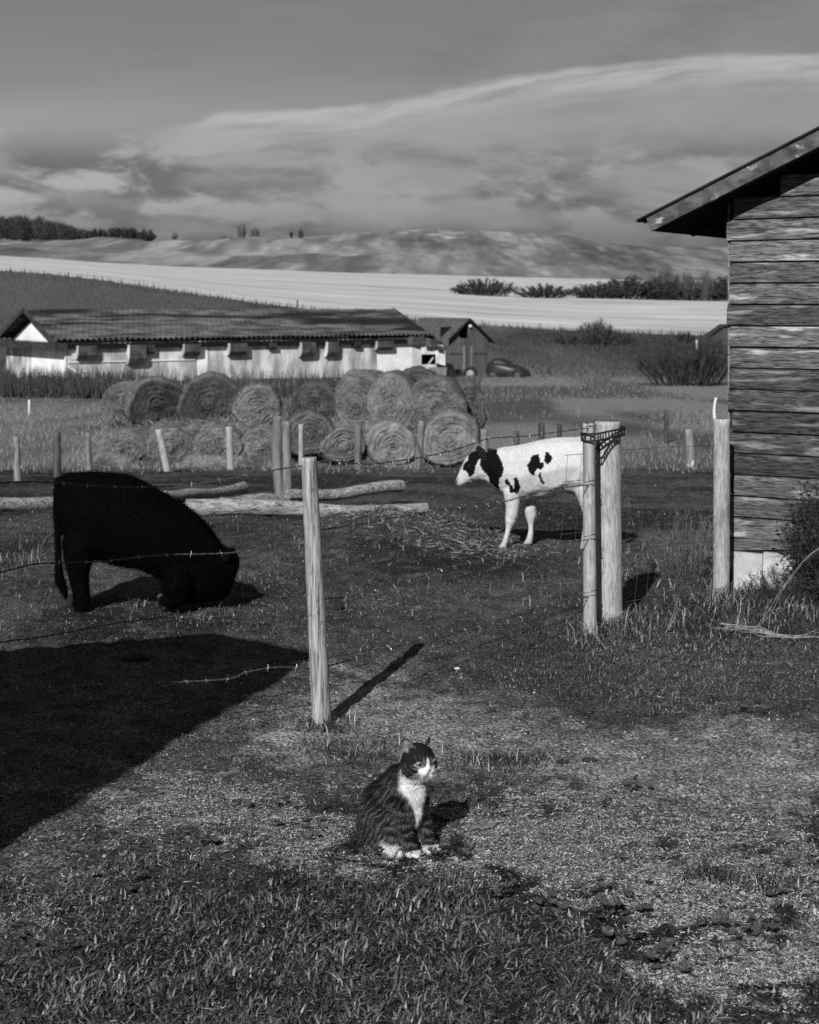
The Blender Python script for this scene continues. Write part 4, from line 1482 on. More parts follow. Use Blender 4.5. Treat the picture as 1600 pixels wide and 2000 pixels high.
# tyre with a pale hub leaning at the shed
b = np.array([3.40, 86.0, 0])
b[2] = float(base_z(b[0], b[1])) + .05
tt_ = thing('old_tyre', 'half buried tyre with a pale hub leaning at the front of the small shed', 'tyre', b)
th = np.linspace(0, 2 * np.pi, 25)[:-1]
ring = np.stack([b[0] + .34 * np.cos(th), np.full(24, b[1]), b[2] + .34 * np.sin(th) + .02], 1)
V, Fc = tube(np.vstack([ring, ring[:1]]), .09, 8, caps=False)
obj('tyre_ring', V, Fc, m_rubber, tt_, smooth=True)
obj('hub', np.array([b[0], b[1], b[2]]) + ICO2[0] * [.22, .07, .22], ICO2[1], material('hub_metal', .22, .34, 8, rough=.6), tt_, smooth=True)

# ------------------------------------------------------------------ derelict black car in the grass
m_car = material('faded_black_paint', .012, .022, 3, rough=.4, spec=.3)
m_rust = material('rusty_panel', .04, .08, 6, rough=.8)
ct = np.array([5.45, 85.0, 0])
ct[2] = float(base_z(ct[0], ct[1])) - .12
car = thing('derelict_car', 'derelict old black car sunk in the grass right of the small shed', 'car', ct)


def loft(sections, name, mat, parent, smooth=True):
    """sections: list of rings with equal counts"""
    n = len(sections[0])
    V = np.concatenate(sections)
    Fc = []
    for i in range(len(sections) - 1):
        for j in range(n):
            Fc.append((i * n + j, i * n + (j + 1) % n, (i + 1) * n + (j + 1) % n, (i + 1) * n + j))
    Fc.append(tuple(range(n))[::-1])
    Fc.append(tuple((len(sections) - 1) * n + j for j in range(n)))
    return obj(name, V, Fc, mat, parent, smooth)


def car_sec(x, hw, z0, z1, rnd):
    th = np.linspace(0, 2 * np.pi, 25)[:-1]
    cy = np.sign(np.cos(th)) * np.abs(np.cos(th)) ** rnd * hw
    cz = np.sign(np.sin(th)) * np.abs(np.sin(th)) ** rnd
    cz = z0 + (cz + 1) / 2 * (z1 - z0)
    return np.stack([np.full(24, x), cy, cz], 1)


ca_ = math.radians(-20)
Rz = np.array([[math.cos(ca_), -math.sin(ca_), 0], [math.sin(ca_), math.cos(ca_), 0], [0, 0, 1]])


def cw(sec):
    return sec @ Rz.T + ct


loft([cw(car_sec(*q)) for q in ((-1.12, .45, .05, .5, .6), (-1.0, .72, .0, .85, .6), (-.75, .8, -.1, .98, .6), (-.3, .8, -.1, .92, .6), (.2, .78, -.1, .8, .6), (.8, .62, -.1, .66, .65), (1.15, .4, .0, .45, .7), (1.25, .2, .1, .3, .8))], 'body_shell', m_car, car)
loft([cw(car_sec(*q)) for q in ((-1.0, .4, .6, .82, .7), (-.8, .6, .5, 1.08, .7), (-.35, .64, .5, 1.12, .7), (.05, .58, .5, .98, .7), (.3, .4, .5, .72, .7))], 'cab_roof', m_car, car)
loft([cw(car_sec(*q) + [0, -.33, 0]) for q in ((-.72, .3, .72, .95, .6), (-.5, .34, .66, 1.0, .6), (-.1, .3, .68, .93, .6))], 'side_window', m_rust, car)
for wx in (-.65, .75):
    ring = np.stack([.3 * np.cos(th), np.full(24, -.8), .3 * np.sin(th) + .18], 1)[:24] if len(th) == 24 else None
    th24 = np.linspace(0, 2 * np.pi, 25)[:-1]
    ring = np.stack([wx + .28 * np.cos(th24), np.full(24, -.78), .28 * np.sin(th24) + .18], 1)
    V, Fc = tube(cw(np.vstack([ring, ring[:1]])), .07, 8, caps=False)
    w_ = obj('wheel', V, Fc, m_rubber, car, smooth=True)
    obj('wheel_rim', cw(np.array([wx, -.78, .18]) + ICO2[0] * [.2, .05, .2]), ICO2[1], m_rust, w_, smooth=True)

# far shed roof at the right, behind the bushes
fs = thing('far_shed', 'dark far shed whose sloping roof shows just left of the siding', 'shed', np.array([29.5, 145.0, -1.2]))
fx0, fz0 = 27.6, EYE + (HZ - 664) / F_PX * 145
V = np.array([[fx0, 145, fz0 + .0], [fx0 + 2.1, 145, fz0 + 1.45], [fx0 + 5.6, 145.5, fz0 + 1.5], [fx0 + 7.6, 145.5, fz0 + .1]])
V = np.vstack([V, V + [0.6, 5, 0], V + [0, 0, -.14], V + [0.6, 5, -.14]])
obj('roof', V, [(0, 1, 5, 4), (1, 2, 6, 5), (2, 3, 7, 6), (8, 12, 13, 9), (9, 13, 14, 10), (10, 14, 15, 11), (0, 8, 9, 1), (1, 9, 10, 2), (2, 10, 11, 3), (4, 5, 13, 12), (5, 6, 14, 13), (6, 7, 15, 14)], m_dkwood, fs)
V = np.array([[fx0 + .25, 145.2, fz0 - 1.6], [fx0 + 7.3, 145.6, fz0 - 1.6], [fx0 + 7.3, 145.6, fz0 - .1], [fx0 + 5.4, 145.55, fz0 + 1.3], [fx0 + 2.2, 145.25, fz0 + 1.25], [fx0 + .25, 145.2, fz0 - .02]])
obj('wall', np.vstack([V, V + [.5, 4.5, 0]]), [(0, 1, 2, 3, 4, 5), (11, 10, 9, 8, 7, 6)] + [(i, i + 6, (i + 1) % 6 + 6, (i + 1) % 6) for i in range(6)], m_vert, fs)
yb = 120.0
xb = (1361 - CX) / F_PX * yb
post('white_marker', 'tiny white marker in the grass left of the far dark shed', 'marker', (xb, yb, float(ground_z(xb, yb))), (xb, yb, EYE + (HZ - 664) / F_PX * yb), .09, .09, m_white, seed=75, n=8, rings=4)


# ------------------------------------------------------------------ bushes and trees
m_twig = material('bare_twigs', .8, 1.2, 2, rough=.9, attr=True)
m_bark = material('dark_bark', .03, .06, 6, stretch=(3, 3, .5), rough=.9)
m_palebark = material('pale_bark', .20, .30, 6, stretch=(3, 3, .5), rough=.9)


def shrub(name, label, cat, base, w, dp, h, nst, ntw, r_st, r_tw, tone, group=None, seed=0, upright=.5, leafy=0, stem_mat=None, dome=True, lsize=1.0):
    """bare branching shrub: stems from the base, twigs along them"""
    rs = np.random.default_rng(seed)
    base = np.asarray(base, float)
    t = thing(name, label, cat, base, group)
    a = rs.random(nst) * 6.283
    q = np.sqrt(rs.random(nst))
    bx = np.stack([np.cos(a) * q * w * .5 * .55, np.sin(a) * q * dp * .5 * .55, np.zeros(nst) - .03 * h], 1)
    bx[:, 2] += 0
    ex = np.stack([np.cos(a) * q * w * .5, np.sin(a) * q * dp * .5, h * (.55 + .45 * rs.random(nst)) * (np.sqrt(np.maximum(1 - (q * .92) ** 2, .08)) if dome else 1)], 1)
    mb = MB()
    samples, dirs = [], []
    for i in range(nst):
        m = (bx[i] + ex[i]) / 2 + [0, 0, h * .08] + rs.normal(0, .04 * h, 3)
        pts = np.array([bx[i], m, ex[i]])
        tt = np.linspace(0, 1, 6)[:, None]
        pts = (1 - tt) ** 2 * pts[0] + 2 * tt * (1 - tt) * pts[1] + tt ** 2 * pts[2]
        mb.add(*tube(pts + base, r_st * np.linspace(1, .25, 6), 5), tone * (.7 + .6 * rs.random()))
        k = max(1, ntw // nst)
        f = rs.random(k) ** .8 * .9 + .1
        idx = f * 5
        i0 = np.minimum(idx.astype(int), 4)
        fr = (idx - i0)[:, None]
        samples.append(pts[i0] * (1 - fr) + pts[i0 + 1] * fr)
        dirs.append(np.tile((pts[-1] - pts[0]) / np.linalg.norm(pts[-1] - pts[0]), (k, 1)))
    S = np.concatenate(samples)
    Dr = np.concatenate(dirs) * upright + rs.normal(0, .6, (len(S), 3)) + [0, 0, .35]
    mb.out('stems', stem_mat or m_twig, t)
    ln = h * (.08 + .2 * rs.random(len(S)))
    tn = tone * (.5 + 1.0 * rs.random(len(S)))
    V1, F1, C1 = spikes(S + base, Dr, ln, r_tw, tn)
    # second order
    k = rs.integers(0, len(S), len(S))
    dn = Dr / np.linalg.norm(Dr, axis=1, keepdims=True)
    S2 = S[k] + dn[k] * (ln[k] * (.3 + .5 * rs.random(len(k))))[:, None]
    V2, F2, C2 = spikes(S2 + base, dn[k] * .6 + rs.normal(0, .6, (len(k), 3)), ln * .6, r_tw * .7, tn)
    obj('twigs', np.vstack([V1, V2]), np.vstack([F1, F2 + len(V1)]), m_twig, t, col=np.concatenate([C1, C2]))
    if leafy:
        k = rs.integers(0, len(S2), leafy)
        nrm = rs.normal(0, 1, (leafy, 3))
        nrm /= np.linalg.norm(nrm, axis=1, keepdims=True)
        A, B = frame(nrm)
        c = S2[k] + base + rs.normal(0, .03 * h, (leafy, 3))
        sz = (lsize * h ** .8 * (.009 + .013 * rs.random(leafy)))[:, None]
        V = np.stack([c - A * sz, c - B * sz * .6, c + A * sz, c + B * sz * .6], 1).reshape(-1, 3)
        obj('leaves', V, np.arange(leafy * 4).reshape(-1, 4), m_twig, t, col=np.repeat(tone * (.6 + .9 * rs.random(leafy)), 4))
    return t


def at_ground(c, d):
    x = (c - CX) / F_PX * d
    return np.array([x, d, float(ground_z(x, d))])


shrub('willow_thicket', 'big dark bare willow thicket beside the siding, right of the gate', 'bush', at_ground(1345, 74), 5.6, 3.0, 2.15, 110, 3600, .03, .012, .035, seed=1, upright=1.1, dome=False, leafy=2500)
shrub('round_bush', 'rounded bare bush on the edge of the stubble field right of the small shed', 'bush', at_ground(1168, 128), 3.6, 2.6, 2.2, 60, 2200, .03, .016, .05, seed=2, leafy=2500)
shrub('low_bush', 'low dark bush right of the rounded bush at the field edge', 'bush', at_ground(1222, 130), 2.0, 1.5, 1.0, 30, 900, .025, .016, .035, seed=3, leafy=1200)
shrub('low_bush', 'small flat bush left of the rounded bush at the field edge', 'bush', at_ground(1108, 126), 2.4, 1.5, .9, 30, 800, .025, .016, .03, seed=4, leafy=1200)
shrub('low_bush', 'small dark bush near the far shed at the field edge', 'bush', at_ground(1336, 136), 2.0, 1.5, 1.1, 30, 700, .025, .018, .03, seed=5, leafy=900)
# hedge standing in the stubble field
hedge = [(945, 300, 11.5, 3.2, 'rounded dark bush at the left end of the hedge in the stubble field'), (1063, 300, 10.5, 2.6, 'low dark bush in the middle of the hedge in the stubble field'),
         (1165, 302, 10, 3.0, 'low bush where the hedge starts to rise to the right'), (1225, 304, 9.5, 4.4, 'dark bush in the rising part of the hedge, left of the bare trees'),
         (1290, 306, 9, 4.4, 'dark bush at the feet of the bare pale-trunked trees'), (1350, 308, 9, 4.2, 'dark bush at the right of the hedge'), (1412, 310, 10, 4.8, 'dark bush at the right end of the hedge against the shed')]
for i, (c, d, w, h, lab) in enumerate(hedge):
    shrub('hedge_bush', lab, 'bush', at_ground(c, d), w * 1.2, 5, h * 1.05, 110, 3000, .05, .035, .036, 'hedge in the stubble field', seed=20 + i, leafy=4500, lsize=3.2)
for i, (c, hh) in enumerate(((1283, 6.4), (1297, 7.2), (1312, 7.4), (1330, 7.0), (1345, 5.8), (1378, 6.4))):
    o = shrub('bare_tree', ('leftmost', 'second', 'third', 'fourth', 'fifth', 'rightmost')[i] + ' of the six bare pale-trunked trees in the hedge', 'tree', at_ground(c, 307), 3.4, 3, hh * .95, 16, 1600, .05, .022, .085, 'bare trees in the hedge', seed=40 + i, upright=.9)
    b = at_ground(c, 307)
    V, Fc = tube(np.array([b - [0, 0, .2], b + [.1, 0, hh * .3], b + [-.1, 0, hh * .6], b + [.1, 0, hh * .9]]), [.13, .11, .08, .03], 7)
    obj('trunk', V, Fc, m_palebark, o)
# shrubs on the skyline
sky_sh = [(190, 14, 6.5, 'leftmost of the dark shrubs on the skyline beside the wood'), (222, 15, 7.5, 'second dark shrub on the skyline beside the wood'), (252, 15, 8.5, 'third dark shrub on the skyline beside the wood'), (284, 15, 8.5, 'rightmost full dark shrub on the skyline beside the wood'),
          (341, 4, 6, 'single thin shrub on the skyline right of the dark shrubs'), (440, 12, 4, 'low shrub left of the bare skyline trees'), (474, 8, 12, 'tallest of the bare skyline trees left of the middle'), (498, 8, 8, 'smaller bare skyline tree beside the tallest'), (569, 3, 6, 'left one of the two tiny skyline trees'), (588, 3.5, 8, 'right one of the two tiny skyline trees')]
for i, (c, w, h, lab) in enumerate(sky_sh):
    shrub('skyline_shrub', lab, 'shrub', at_ground(c, 1045) - [0, 0, .4], w, 6, h, 70 if i < 4 else 14, 2400 if i < 4 else 260, .16 if i < 4 else .12, .11 if i < 4 else .09, .028 if i < 4 else .04, 'shrubs along the skyline', seed=60 + i, leafy=1500 if i < 4 else 0)
# the wood on the left skyline
nw = 330
Vs, Fs, Cs, off = [], [], [], 0
for i in range(nw):
    c = -260 + 430 * rng.random()
    d = 1030 + 130 * rng.random()
    b = at_ground(c, d)
    h = 14.5 * sstep(c, 190, 60) * (.88 + .2 * rng.random()) + 3.0
    k = 110
    z = h * (.12 + .8 * rng.random(k))
    rr = 4.2 * np.sqrt(np.clip(1 - ((z / h - .5) / .55) ** 2, .03, 1))
    a = rng.random(k) * 6.283
    S = b + np.stack([np.cos(a) * rr * rng.random(k), np.sin(a) * rr * rng.random(k), z], 1)
    v, f, cc = spikes(S, rng.normal(0, .6, (k, 3)) + [0, 0, .8], 1.2 + 2.6 * rng.random(k), .22, .022 + .03 * rng.random(k))
    Vs.append(v)
    Fs.append(f + off)
    Cs.append(cc)
    off += len(v)
wood = obj('distant_wood', np.vstack(Vs), np.vstack(Fs), m_twig, col=np.concatenate(Cs))
tag(wood, 'dark bare wood on the far left skyline', 'wood', kind='stuff')

# ------------------------------------------------------------------ animals
m_coat = material('animal_coat', .9, 1.1, 60, rough=.8, attr=True, spec=.04, bump=.003, bscale=90)
m_fur = material('animal_hair', .9, 1.1, 20, rough=.65, attr=True, spec=.2)
m_eye_dark = material('dark_eye', .008, .012, 10, rough=.08, spec=.6)
m_blackcoat = material('black_coat', .9, 1.1, 40, rough=.8, attr=True, spec=.02)
m_hoof = material('hoof', .03, .07, 20, rough=.6)


class Body:
    """collects overlapping rounded volumes and melts them into one continuous skin"""
    def __init__(s):
        s.V, s.F, s.n = [], [], 0

    def ell(s, c, r, rot=None, src=None):
        V0, F0 = src or ICO3
        V = V0 * np.asarray(r, float)
        if rot is not None:
            R = np.array(Euler(rot).to_matrix())
            V = V @ R.T
        s.V.append(V + np.asarray(c, float))
        s.F.append(F0 + s.n)
        s.n += len(V0)
        return s

    def chain(s, pts, squash=(1, 1, 1)):
        """pts: rows of x, y, z, r"""
        p = np.asarray(pts, float)
        for i in range(len(p) - 1):
            L = np.linalg.norm(p[i + 1, :3] - p[i, :3])
            k = max(2, int(L / (.28 * min(p[i, 3], p[i + 1, 3]))) + 1)
            for t in np.linspace(0, 1, k, endpoint=(i == len(p) - 2)):
                q = p[i] * (1 - t) + p[i + 1] * t
                s.ell(q[:3], np.asarray(squash) * q[3], src=ICO2)
        return s

    def skin(s, voxel, smooth_it=6, factor=.5):
        me = mesh('tmp', np.vstack(s.V), np.vstack(s.F))
        o = bpy.data.objects.new('tmp', me)
        COL.objects.link(o)
        m = o.modifiers.new('r', 'REMESH')
        m.mode = 'VOXEL'
        m.voxel_size = voxel
        m.adaptivity = 0
        m2 = o.modifiers.new('s', 'SMOOTH')
        m2.iterations = smooth_it
        m2.factor = factor
        dg = bpy.context.evaluated_depsgraph_get()
        ev = o.evaluated_get(dg)
        em = ev.to_mesh()
        V = np.empty(len(em.vertices) * 3)
        em.vertices.foreach_get('co', V)
        N = np.empty(len(em.vertices) * 3)
        em.vertices.foreach_get('normal', N)
        k = len(em.polygons[0].vertices)
        Fc = np.empty(len(em.loops), np.int32)
        em.loops.foreach_get('vertex_index', Fc)
        lt_ = np.empty(len(em.polygons), np.int32)
        em.polygons.foreach_get('loop_total', lt_)
        ls_ = np.cumsum(np.r_[0, lt_[:-1]])
        quads = Fc[(ls_[lt_ == 4][:, None] + np.arange(4))]
        ev.to_mesh_clear()
        bpy.data.objects.remove(o)
        bpy.data.meshes.remove(me)
        return V.reshape(-1, 3), quads, N.reshape(-1, 3)


def fur(V, N, quads, n, length, width, flow, colf, rs, lift=.55, mask=None):
    """short hairs lying along `flow`"""
    f = quads[rs.integers(0, len(quads), n)]
    w = rs.dirichlet((1, 1, 1, 1), n)
    p = (V[f] * w[..., None]).sum(1)
    nn = (N[f] * w[..., None]).sum(1)
    nn /= np.linalg.norm(nn, axis=1, keepdims=True) + 1e-9
    if mask is not None:
        k = mask(p, nn)
        p, nn = p[k], nn[k]
    n = len(p)
    fl = flow(p, nn)
    fl = fl - nn * (fl * nn).sum(1, keepdims=True)
    d = fl + nn * lift + rs.normal(0, .22, (n, 3))
    d /= np.linalg.norm(d, axis=1, keepdims=True) + 1e-9
    s = np.cross(d, nn)
    s /= np.linalg.norm(s, axis=1, keepdims=True) + 1e-9
    L = (length * (.6 + .8 * rs.random(n)))[:, None]
    W = width
    q = p - nn * .001
    Vv = np.stack([q - s * W, q + s * W, q + d * L], 1).reshape(-1, 3)
    C = np.repeat(colf(p, nn) * (.85 + .3 * rs.random(n)), 3)
    return Vv, np.arange(n * 3).reshape(-1, 3), C


# ---- the cat -----------------------------------------------------------------
CAT0 = on_ground(818, 1661)
CAT0[2] -= .003
CA = math.radians(-46)
CSC = 1.03
RC = np.array([[math.cos(CA), -math.sin(CA), 0], [math.sin(CA), math.cos(CA), 0], [0, 0, 1]])
HP = np.array([-.004, 0, .287])                     # middle of the head
HYAW = math.radians(-8)
HS = 1.17


def cat_w(p):
    return np.asarray(p) @ RC.T * CSC + CAT0


def hd(f, l, z):
    """head-local to cat-local"""
    c, s = math.cos(HYAW), math.sin(HYAW)
    f, l, z = f * HS, l * HS, z * HS
    p = math.radians(7)                              # nose slightly down
    f, z = f * math.cos(p) + z * math.sin(p), -f * math.sin(p) + z * math.cos(p)
    return np.array([HP[0] + f * c - l * s, HP[1] + f * s + l * c, HP[2] + z])


B = Body()
B.ell((-.150, 0, .073), (.082, .097, .080))
B.ell((-.137, 0, .115), (.082, .088, .086))
B.ell((-.105, 0, .155), (.072, .068, .078))
B.ell((-.075, 0, .195), (.062, .058, .066))
B.ell((-.042, 0, .175), (.050, .052, .072))
B.ell((-.036, 0, .130), (.042, .046, .060))
B.ell((-.045, 0, .232), (.046, .045, .050))
B.ell((-.024, 0, .250), (.043, .044, .040))
# head
def H(f, l, z, r, rot=0.0):
    B.ell(hd(f, l, z), np.array(r) * HS, (0, rot, HYAW))


H(-.002, 0, .003, (.047, .0455, .0405))
H(.004, 0, .018, (.036, .036, .024))
for s in (-1, 1):
    H(.010, s * .027, -.013, (.029, .022, .023))
    H(.0375, s * .0095, -.0165, (.0155, .0125, .0105))
    H(.021, s * .020, .013, (.019, .014, .010))
H(.033, 0, -.004, (.022, .0105, .0125), .35)
H(.045, 0, -.0085, (.0075, .0065, .0055))
H(.033, 0, -.0285, (.012, .011, .008))
H(.004, 0, -.026, (.030, .028, .018))
for s in (-1, 1):
    B.chain([(-.045, s * .043, .150, .034), (-.040, s * .045, .105, .028), (-.015, s * .040, .065, .0205), (.002, s * .037, .032, .0165), (.008, s * .037, .018, .0175)])
    for k, dl in enumerate((-.011, -.004, .004, .011)):
        B.ell((.021 + (.004 if abs(dl) < .006 else 0), s * .037 + dl, .0105), (.0135, .0062, .0098), src=ICO2)
    B.ell((-.120, s * .058, .076), (.078, .042, .076))
    B.ell((-.070, s * .060, .062), (.044, .030, .050))
    B.chain([(-.12, s * .066, .022, .022), (-.06, s * .070, .017, .018), (-.022, s * .068, .015, .016)])
B.chain([(-.195, 0, .04, .024), (-.215, .04, .024, .02), (-.205, .085, .019, .018), (-.16, .115, .017, .016), (-.10, .125, .016, .013)])
cV, cQ, cN = B.skin(.0030, 5)


def head_local(p):
    q = p - HP
    c, s = math.cos(HYAW), math.sin(HYAW)
    f = q[:, 0] * c + q[:, 1] * s
    l = -q[:, 0] * s + q[:, 1] * c
    a = math.radians(7)
    z = q[:, 2]
    f, z = f * math.cos(a) - z * math.sin(a), f * math.sin(a) + z * math.cos(a)
    return f / HS, l / HS, z / HS


def cat_col(p, n):
    f, l, z = p[:, 0], p[:, 1], p[:, 2]
    nz = vn3(p, 38, 901)
    nz2 = vn3(p, 210, 905)
    nz3 = vn3(p, 90, 908)
    # mackerel stripes on the flank, broken and wavering
    s = (-f * .80 + (z - .1) * .42) + .040 * (nz - .5) + .024 * (nz3 - .5) + .07 * np.abs(l)
    st = np.sin(s * 2 * np.pi / .0155)
    base = .007 + .095 * sstep(st, .1, .95) * sstep(nz3, .28, .5) * (.6 + .6 * nz2)
    leg = (f > -.06) & (z < .150) & (np.abs(l) > .014)
    ring = np.sin((z + .35 * f + .03 * (nz - .5)) * 2 * np.pi / .0215)
    base = np.where(leg, .007 + .10 * sstep(ring, .2, .95) * (.6 + .6 * nz2), base)
    back = sstep(n[:, 2], .1, .6) * sstep(z, .10, .17)
    base = base * (1 - .75 * back)
    hf, hl0, hz = head_local(p)
    hl = np.abs(hl0)
    head = sstep(hz, -.034, -.026) * sstep(hf, -.045, -.025)
    cheek = .010 + .060 * sstep(np.sin((hz * 1.0 + hf * .55) * 2 * np.pi / .0135 + 1.0), .25, .95) * sstep(hz, .006, -.006) * (.3 + 1.1 * sstep(nz2, .35, .65))
    brow = .025 * sstep(np.sin(hl * 2 * np.pi / .009), .4, 1) * sstep(hz, .012, .018) * sstep(hz, .034, .024) * sstep(hf, .015, .025)
    base = base * (1 - head) + head * (cheek + brow)
    # white
    white = np.zeros_like(f)
    ctr = np.interp(z, [.075, .13, .17, .22], [-.004, -.006, -.010, -.012])
    hw = np.interp(z, [.085, .11, .14, .165, .19, .225, .25], [.004, .009, .011, .020, .032, .036, .030]) + .012 * (nz - .5) + .006 * (nz3 - .5)
    bib = sstep(np.abs(l - ctr) - hw, .003, -.003) * sstep(f, -.045, -.025) * sstep(z, .085, .10) * sstep(hz, -.022, -.030)
    white = np.maximum(white, bib)
    muz = sstep(hz, -.050, -.044) * sstep(hf, .017, .025) * sstep(hz + .30 * (hl - .012), .003, -.005) * sstep(hl, .030, .022)
    chin = sstep(hz, -.050, -.044) * sstep(hz, -.014, -.020) * sstep(hf, -.006, .006) * sstep(hl, .036, .028)
    blaze = sstep(hl + .15 * (hz - .01), .0062, .0042) * sstep(hf, .012, .02) * sstep(hz, .024, .016) * sstep(hz, -.03, -.024)
    white = np.maximum(white, np.maximum(np.maximum(muz, chin), blaze))
    white = np.maximum(white, sstep(z, .030, .024) * (f > -.012))
    tummy = sstep(z + .03 * (nz - .5), .052, .036) * sstep(f, -.088, -.070) * sstep(f, -.012, -.022) * sstep(z, .008, .016)
    white = np.maximum(white, tummy * .85)
    c = base * (1 - white) + white * (.60 + .12 * (nz2 - .5))
    for s_ in (-1, 1):
        d = np.sqrt((hf - .033) ** 2 + (hl0 - s_ * .0215) ** 2 + ((hz - .0085) * 1.3) ** 2)
        k = sstep(d, .008, .0125)
        lid = sstep(d, .0095, .0115) * sstep(d, .0155, .0130) * sstep(hz, .0075, .004)
        c = c * k + .010 * (1 - k)
        c = c * (1 - lid) + .30 * lid
        inner = np.exp(-((hl0 - s_ * .0115) / .0035) ** 2 - ((hz - .013) / .007) ** 2) * (hf > .02)
        c = c * (1 - inner * .6) + .20 * inner * .6
    nd = np.sqrt((hf - .0515) ** 2 + hl ** 2 + (hz + .0075) ** 2)
    k = sstep(nd, .003, .0065)
    c = c * k + .24 * (1 - k)
    md = np.abs(hz + .0245 + .12 * hl) + np.maximum(.034 - hf, 0)
    return c * (1 - .8 * sstep(md, .0026, .001))


cat = thing('cat', 'tabby and white cat sitting on the ground by the fence post, looking right', 'cat', CAT0)
cc = cat_col(cV, cN)
obj('body', cat_w(cV), cQ, m_coat, cat, smooth=True, col=cc)
rs = np.random.default_rng(5)


def cat_flow(p, n):
    t = np.zeros_like(p)
    t[:, 0] = -.6
    t[:, 2] = -.9
    hx = p[:, 2] > .255
    t[hx] = (p[hx] - hd(.05, 0, -.005)) * [1, 1, 1] * 18
    return t


def cat_furmask(p, n):
    e1 = np.linalg.norm(p - hd(.036, -.0215, .0085), axis=1)
    e2 = np.linalg.norm(p - hd(.036, .0215, .0085), axis=1)
    nose = np.linalg.norm(p - hd(.048, 0, -.01), axis=1)
    return (e1 > .0125) & (e2 > .0125) & (nose > .012)


Vf, Ff, Cf = fur(cV, cN, cQ, 52000, .0135, .00055, cat_flow, cat_col, rs, .45, lambda p, n: cat_furmask(p, n) & (p[:, 2] < .258))
V2, F2, C2 = fur(cV, cN, cQ, 18000, .0062, .00042, cat_flow, cat_col, rs, .38, lambda p, n: cat_furmask(p, n) & (p[:, 2] >= .258))
o = obj('fur', cat_w(np.vstack([Vf, V2])), np.vstack([Ff, F2 + len(Vf)]), m_fur, cat, col=np.concatenate([Cf, C2]))
tag(o, kind='stuff')
# ears: hollow shells
m_earin = material('ear_inside', .06, .26, 60, rough=.8, bump=.002, bscale=160)
m_earout = material('ear_outside', .018, .035, 80, rough=.85)
for s in (-1, 1):
    b0 = hd(-.004, s * .027, .021)
    outw = hd(-.010, s * .043, .066) - b0
    outw = outw / np.linalg.norm(outw)
    # the ear opens forward and outward
    oa = HYAW + s * (.85 if s < 0 else .55)
    open_ = np.array([math.cos(oa), math.sin(oa), .1])
    open_ = open_ - outw * np.dot(open_, outw)
    open_ /= np.linalg.norm(open_)
    side = np.cross(outw, open_)
    EH, Wd = (.056, .030) if s < 0 else (.047, .027)
    nu, nv = 13, 10
    for (nm, mt, dd) in (('ear_shell', m_earout, 0.0), ('ear_lining', m_earin, .0016)):
        V = []
        for j in range(nv):
            v = j / (nv - 1)
            wv = Wd * (1 - v ** 2.6) ** .75 * (1 - .05 * v) * (.97 if dd else 1) + .0006
            for i in range(nu):
                a = (i / (nu - 1) - .5) * 2
                cup = -.017 * (1 - a * a) * (1 - v * .85)
                V.append(b0 - outw * .010 + outw * EH * 1.12 * v * (.97 if dd else 1) + side * a * wv + open_ * (cup + .006 * (1 - v) + dd))
        i = (np.arange(nv - 1)[:, None] * nu + np.arange(nu - 1)[None, :]).ravel()
        obj('ear_lining' if dd else 'ear', cat_w(np.array(V)), np.stack([i, i + 1, i + 1 + nu, i + nu], 1), mt, cat, smooth=True)
    # tufts inside the ear
    k = 60
    q = b0 + rs.normal(0, .007, (k, 3)) * [.6, 1, .6] + open_ * .002 + outw * .008
    Vs, Fs, Cs = spikes(cat_w(q), (np.tile(outw * .8 + open_ * .5, (k, 1)) + rs.normal(0, .3, (k, 3))) @ RC.T, .013, .0004, .45)
    tag(obj('ear_hair', Vs, Fs, m_fur, cat, col=Cs), kind='stuff')
# eyes
m_iris = material('cat_iris', .13, .24, 200, rough=.12, spec=.6)
for s in (-1, 1):
    e = hd(.0325, s * .0215, .0085)
    eo = obj('eye', cat_w(e + ICO3[0] * [.0108, .0108, .0086]), ICO3[1], m_iris, cat, smooth=True)
    look = hd(.055, s * .028, .0065) - e
    look /= np.linalg.norm(look)
    obj('pupil', cat_w(e + look * .0098 + ICO2[0] * [.0032, .0032, .0055]), ICO2[1], m_eye_dark, eo, smooth=True)
# whiskers
m_whisk = material('whisker', .6, .7, 20, rough=.5)
for s in (-1, 1):
    for k in range(5):
        a = hd(.040, s * .014, -.014 - .002 * k)
        b = a + np.array([.012 - .006 * k, s * .035, .004 - .007 * k])
        b2_ = b + np.array([-.008, s * .02, -.008])
        V, Fc = tube(cat_w(spline([a, b, b2_], .008)), .00028, 3)
        obj('whisker', V, Fc, m_whisk, cat)


# ---- calves: laid out on their side view ---------------------------------------
def in_poly(px, pz, poly):
    poly = np.asarray(poly, float)
    x0, z0 = poly[:, 0], poly[:, 1]
    x1, z1 = np.roll(x0, -1), np.roll(z0, -1)
    ins = np.zeros(len(px), bool)
    for a, b, c_, d in zip(x0, z0, x1, z1):
        cond = ((b > pz) != (d > pz))
        with np.errstate(divide='ignore', invalid='ignore'):
            xi = (c_ - a) * (pz - b) / (d - b) + a
        ins ^= cond & (px < xi)
    return ins


DC = 10.95
SC = DC / F_PX


def cw_(c, r, dy=0.0):
    q = P(c, r, DC)
    q[1] += dy
    return q


B = Body()


def E(c, r, rx, rz, ry, dy=0.0, tilt=0.0):
    B.ell(cw_(c, r, dy), (rx * SC, ry * SC, rz * SC), (0, math.radians(tilt), 0))


